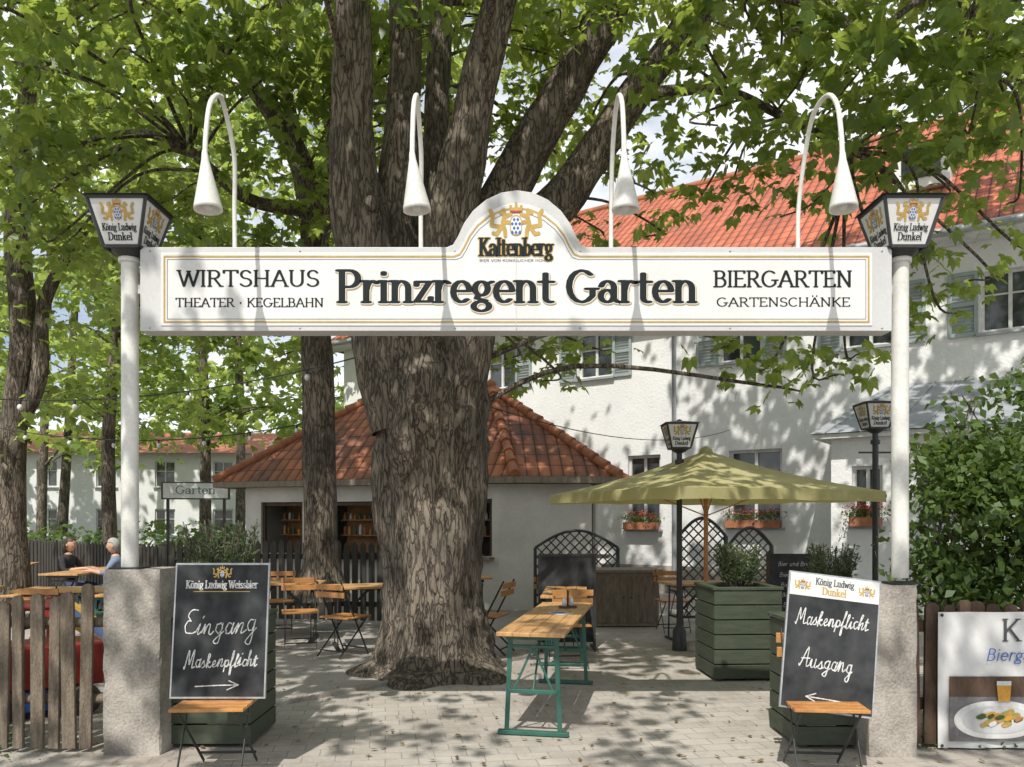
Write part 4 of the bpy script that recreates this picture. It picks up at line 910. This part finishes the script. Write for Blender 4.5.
def potplant(x,y,z,r,h,k='rosemary',n=70):
    S=[];mb=MB(); e_=empty('rosemary_bush')
    for i in range(n):
        a=random.uniform(0,6.28); rr=r*math.sqrt(random.random()); b=Vector((x+rr*.4*math.cos(a),y+rr*.4*math.sin(a),z)); t=Vector((x+rr*1.15*math.cos(a),y+rr*1.15*math.sin(a),z+h*random.uniform(.55,1)))
        mb.tube([b,b.lerp(t,.5)+Vector((0,0,.03)),t],.004,'bark',4,False)
        for j in range(9): q=b.lerp(t,.25+.75*j/9); S.append((q.x,q.y,q.z))
    mb.build('stems',e_)
    P=np.array(S); n_=len(P)*7; Q=np.repeat(P,7,0)+rng.normal(size=(n_,3))*.012; d=rng.normal(size=(n_,3)); d[:,2]=np.abs(d[:,2])*.8+.2; d/=np.linalg.norm(d,axis=1)[:,None]; s=np.cross(d,rng.normal(size=(n_,3))); s/=np.linalg.norm(s,axis=1)[:,None]
    L=.05; Vv=np.stack([Q,Q+d*L*.5+s*.005,Q+d*L,Q+d*L*.5-s*.005],1).reshape(-1,3)
    me=bpy.data.meshes.new('leaves'); me.from_pydata(Vv.tolist(),[],[tuple(range(i*4,i*4+4)) for i in range(n_)]); me.materials.append(M[k]); o=bpy.data.objects.new('leaves',me); scene.collection.objects.link(o); o.parent=e_
potplant(-2.13,5.9,.86,.24,.76,n=110); potplant(2.32,8.2,.88,.22,.5); potplant(2.78,6.95,.86,.2,.55,n=60)
Rm=Matrix.Translation((0,19.95,0))@Matrix.Rotation(A35,4,'Z')
mb=MB(); mb.M=Rm; C1=[];C2=[]
for a,b,c_,d_ in (gf[3],gf[2],(8.25,8.75,1.5,2.55)):
    yy=-.15-(1.3 if a>8 else 0); mb.box(((a+b)/2,yy,c_+.07),(b-a,.18,.16),'terracotta')
    for i in range(8):
        q=Rm@Vector((a+(b-a)*(i+.5)/8,yy,c_+.24)); C1.append((*q,.08,.08,.08,60)); C2.append((q.x,q.y,q.z+.08,.09,.09,.07,34))
mb.build('window_box'); leaves('window_box_greenery',C1,.09,'leafhedge',None,palm=1); leaves('window_box_flowers',C2,.07,'flower',None,palm=1)
mb=MB()
for i in range(1300):
    x=R_(-6,5.5); y=R_(4,11); s=R_(.012,.035); a=R_(0,6.28); z=.012+R_(0,.012)
    dx,dy=math.cos(a)*s,math.sin(a)*s; mb.add([(x-dx,y-dy,z),(x-dy*.5,y+dx*.5,z+.004),(x+dx,y+dy,z+.006),(x+dy*.5,y-dx*.5,z)],[(0,1,2,3)],'litter')
mb.build('leaf_litter')
C=[(R_(-6.5,-2.9),5.45+R_(-.1,.25),.03,.12,.1,.03,40) for i in range(24)]+[(R_(2.8,6.5),5.5+R_(-.1,.2),.03,.12,.1,.03,40) for i in range(16)]
leaves('weeds',C,.07,'leafhedge',None,palm=1,up=.2)
mb=MB()
def sag(a,b,s,r=.006,bulb=0): 
    a=Vector(a);b=Vector(b); P=[a.lerp(b,i/16)-Vector((0,0,s*4*(i/16)*(1-i/16))) for i in range(17)]; mb.tube(P,r,'cable',6)
    if bulb:
        for q in P[1::2]: mb.tube([q,q-Vector((0,0,.05))],.014,'cable',6); mb.ell(q-Vector((0,0,.08)),(.028,.028,.036),'frame_white',6)
sag(W(-60,395,9),W(400,345,8.2),.25,.007,1); sag(W(-40,420,12),W(320,420,11.5),.3,.008,1); sag(W(470,400,8.3),W(730,430,16),.3)
mb.build('string_lights')
# ------------------------------------------------------------------ people
def person(name,loc,rz,top,legs,hair,long_=False):
    J={'pel':(0,0,.52,.135),'waist':(0,.02,.68,.125),'chest':(0,.0,.86,.145),'neck0':(0,-.015,1.0,.075),'neck':(0,-.03,1.07,.052)}
    E=[('pel','waist'),('waist','chest'),('chest','neck0'),('neck0','neck')]
    for s,n in((-1,'L'),(1,'R')):
        J.update({'sh'+n:(s*.17,-.0,.965,.062),'el'+n:(s*.235,-.11,.76,.045),'wr'+n:(s*.12,-.34,.80,.028),'pm'+n:(s*.10,-.41,.80,.030),
          'hp'+n:(s*.09,-.03,.50,.10),'kn'+n:(s*.12,-.44,.50,.066),'an'+n:(s*.12,-.42,.09,.042),'to'+n:(s*.13,-.58,.045,.035)})
        E+=[('chest','sh'+n),('sh'+n,'el'+n),('el'+n,'wr'+n),('wr'+n,'pm'+n),('pel','hp'+n),('hp'+n,'kn'+n),('kn'+n,'an'+n),('an'+n,'to'+n)]
        for f_ in range(4):
            b='f%s%d'%(n,f_); ox=(f_-1.5)*.017; ln=(.05,.06,.055,.042)[f_]
            J[b+'a']=(s*.10+ox,-.44,.80,.0095); J[b+'b']=(s*.10+ox*1.1,-.44-ln*.6,.797,.0085); J[b+'c']=(s*.10+ox*1.1,-.44-ln,.785,.0075); E+=[('pm'+n,b+'a'),(b+'a',b+'b'),(b+'b',b+'c')]
        J['t1'+n]=(s*.10-s*.035,-.41,.80,.011); J['t2'+n]=(s*.10-s*.05,-.44,.795,.009); E+=[('pm'+n,'t1'+n),('t1'+n,'t2'+n)]
    names=list(J); me=bpy.data.meshes.new('sk'); me.from_pydata([J[k][:3] for k in names],[(names.index(a),names.index(b)) for a,b in E],[]); o=bpy.data.objects.new('sk',me); scene.collection.objects.link(o)
    o.modifiers.new('s','SKIN')
    for i,k in enumerate(names): sv=me.skin_vertices[0].data[i]; sv.radius=(J[k][3],J[k][3]*(.8 if k in('chest','waist') else 1)); sv.use_root=(k=='pel')
    o.modifiers.new('u','SUBSURF').levels=2; o.modifiers['u'].render_levels=2
    bpy.context.view_layer.update(); ev=o.evaluated_get(bpy.context.evaluated_depsgraph_get()); m2=ev.to_mesh(); vs=[v.co.copy() for v in m2.vertices]; fs=[tuple(p.vertices) for p in m2.polygons]; ev.to_mesh_clear(); bpy.data.objects.remove(o)
    mb=MB(); reg={}
    for f_ in fs:
        c=sum((vs[i] for i in f_),Vector())/len(f_); z=c.z
        k=top
        if c.y<-.2 and z>.70: k='skin'
        elif z>1.03: k='skin'
        elif z<.6 and (c.y<-.1 or z<.52): k=legs
        if z<.1: k='hair_dark'
        reg.setdefault(k,[]).append(f_)
    for k,ff in reg.items():
        used=sorted({i for f_ in ff for i in f_}); mp_={a:b for b,a in enumerate(used)}; mb.add([vs[i] for i in used],[tuple(mp_[i] for i in f_) for f_ in ff],k,smooth=True)
    hc=Vector((0,-.05,1.19)); hv=[];hf=[];n=14
    for i in range(n+1):
        th=math.pi*i/n
        for j in range(2*n):
            a=math.pi*j/n; x=.074*math.sin(th)*math.cos(a); y=.094*math.sin(th)*math.sin(a); z=.115*math.cos(th)
            if z<0: x*=1+z*2.2; y*=1+z*.8
            if y<0 and abs(x)<.02 and -.035<z<.02: y-=.02*(1-abs(x)/.02)*(1-(z+.035)/.055*.6)
            if y<0 and z<-.08: y-=.008
            hv.append(hc+Vector((x,y,z)))
    for i in range(n):
        for j in range(2*n): hf.append((i*2*n+j,(i+1)*2*n+j,(i+1)*2*n+(j+1)%(2*n),i*2*n+(j+1)%(2*n)))
    mb.add(hv,hf,'skin',smooth=True)
    for s in(-1,1): mb.ell(hc+Vector((s*.028,-.081,.005)),(.012,.008,.008),'frame_white',6); mb.ell(hc+Vector((s*.028,-.088,.005)),(.005,.004,.005),'black_ink',5); mb.ell(hc+Vector((s*.075,.005,-.005)),(.012,.02,.032),'skin',6); mb.box(hc+Vector((s*.028,-.09,.026)),(.03,.008,.006),hair)
    mb.ell(hc+Vector((0,-.083,-.052)),(.024,.008,.006),'terracotta',6)
    hv2=[];hf2=[]
    for i in range(n+1):
        for j in range(2*n):
            p=hv[i*2*n+j]-hc; hv2.append(hc+Vector((p.x*1.14,max(p.y,-.092)*1.12,p.z*1.1+.004))+Vector((noise.noise(p*60),noise.noise(p*60+Vector((9,0,0))),0))*.006)
    for f_ in hf:
        c=sum((hv[i] for i in f_),Vector())/4-hc
        if c.z>.045+max(0,-c.y)*.25 or (c.y>.0 and c.z>-.06): hf2.append(f_)
    mb.add(hv2,hf2,hair,smooth=True)
    if long_: mb.ell(hc+Vector((0,.08,-.06)),(.07,.05,.12),hair,8)
    mb.build(name,loc=loc,rz=rz)
person('seated_woman',(-7.42,13.35,0),math.pi/2-.1,'cloth_dark','jeans','hair_dark',True)
person('seated_man',(-6.3,12.75,0),-math.pi/2+.25,'cloth_blue','jeans','hair_grey')
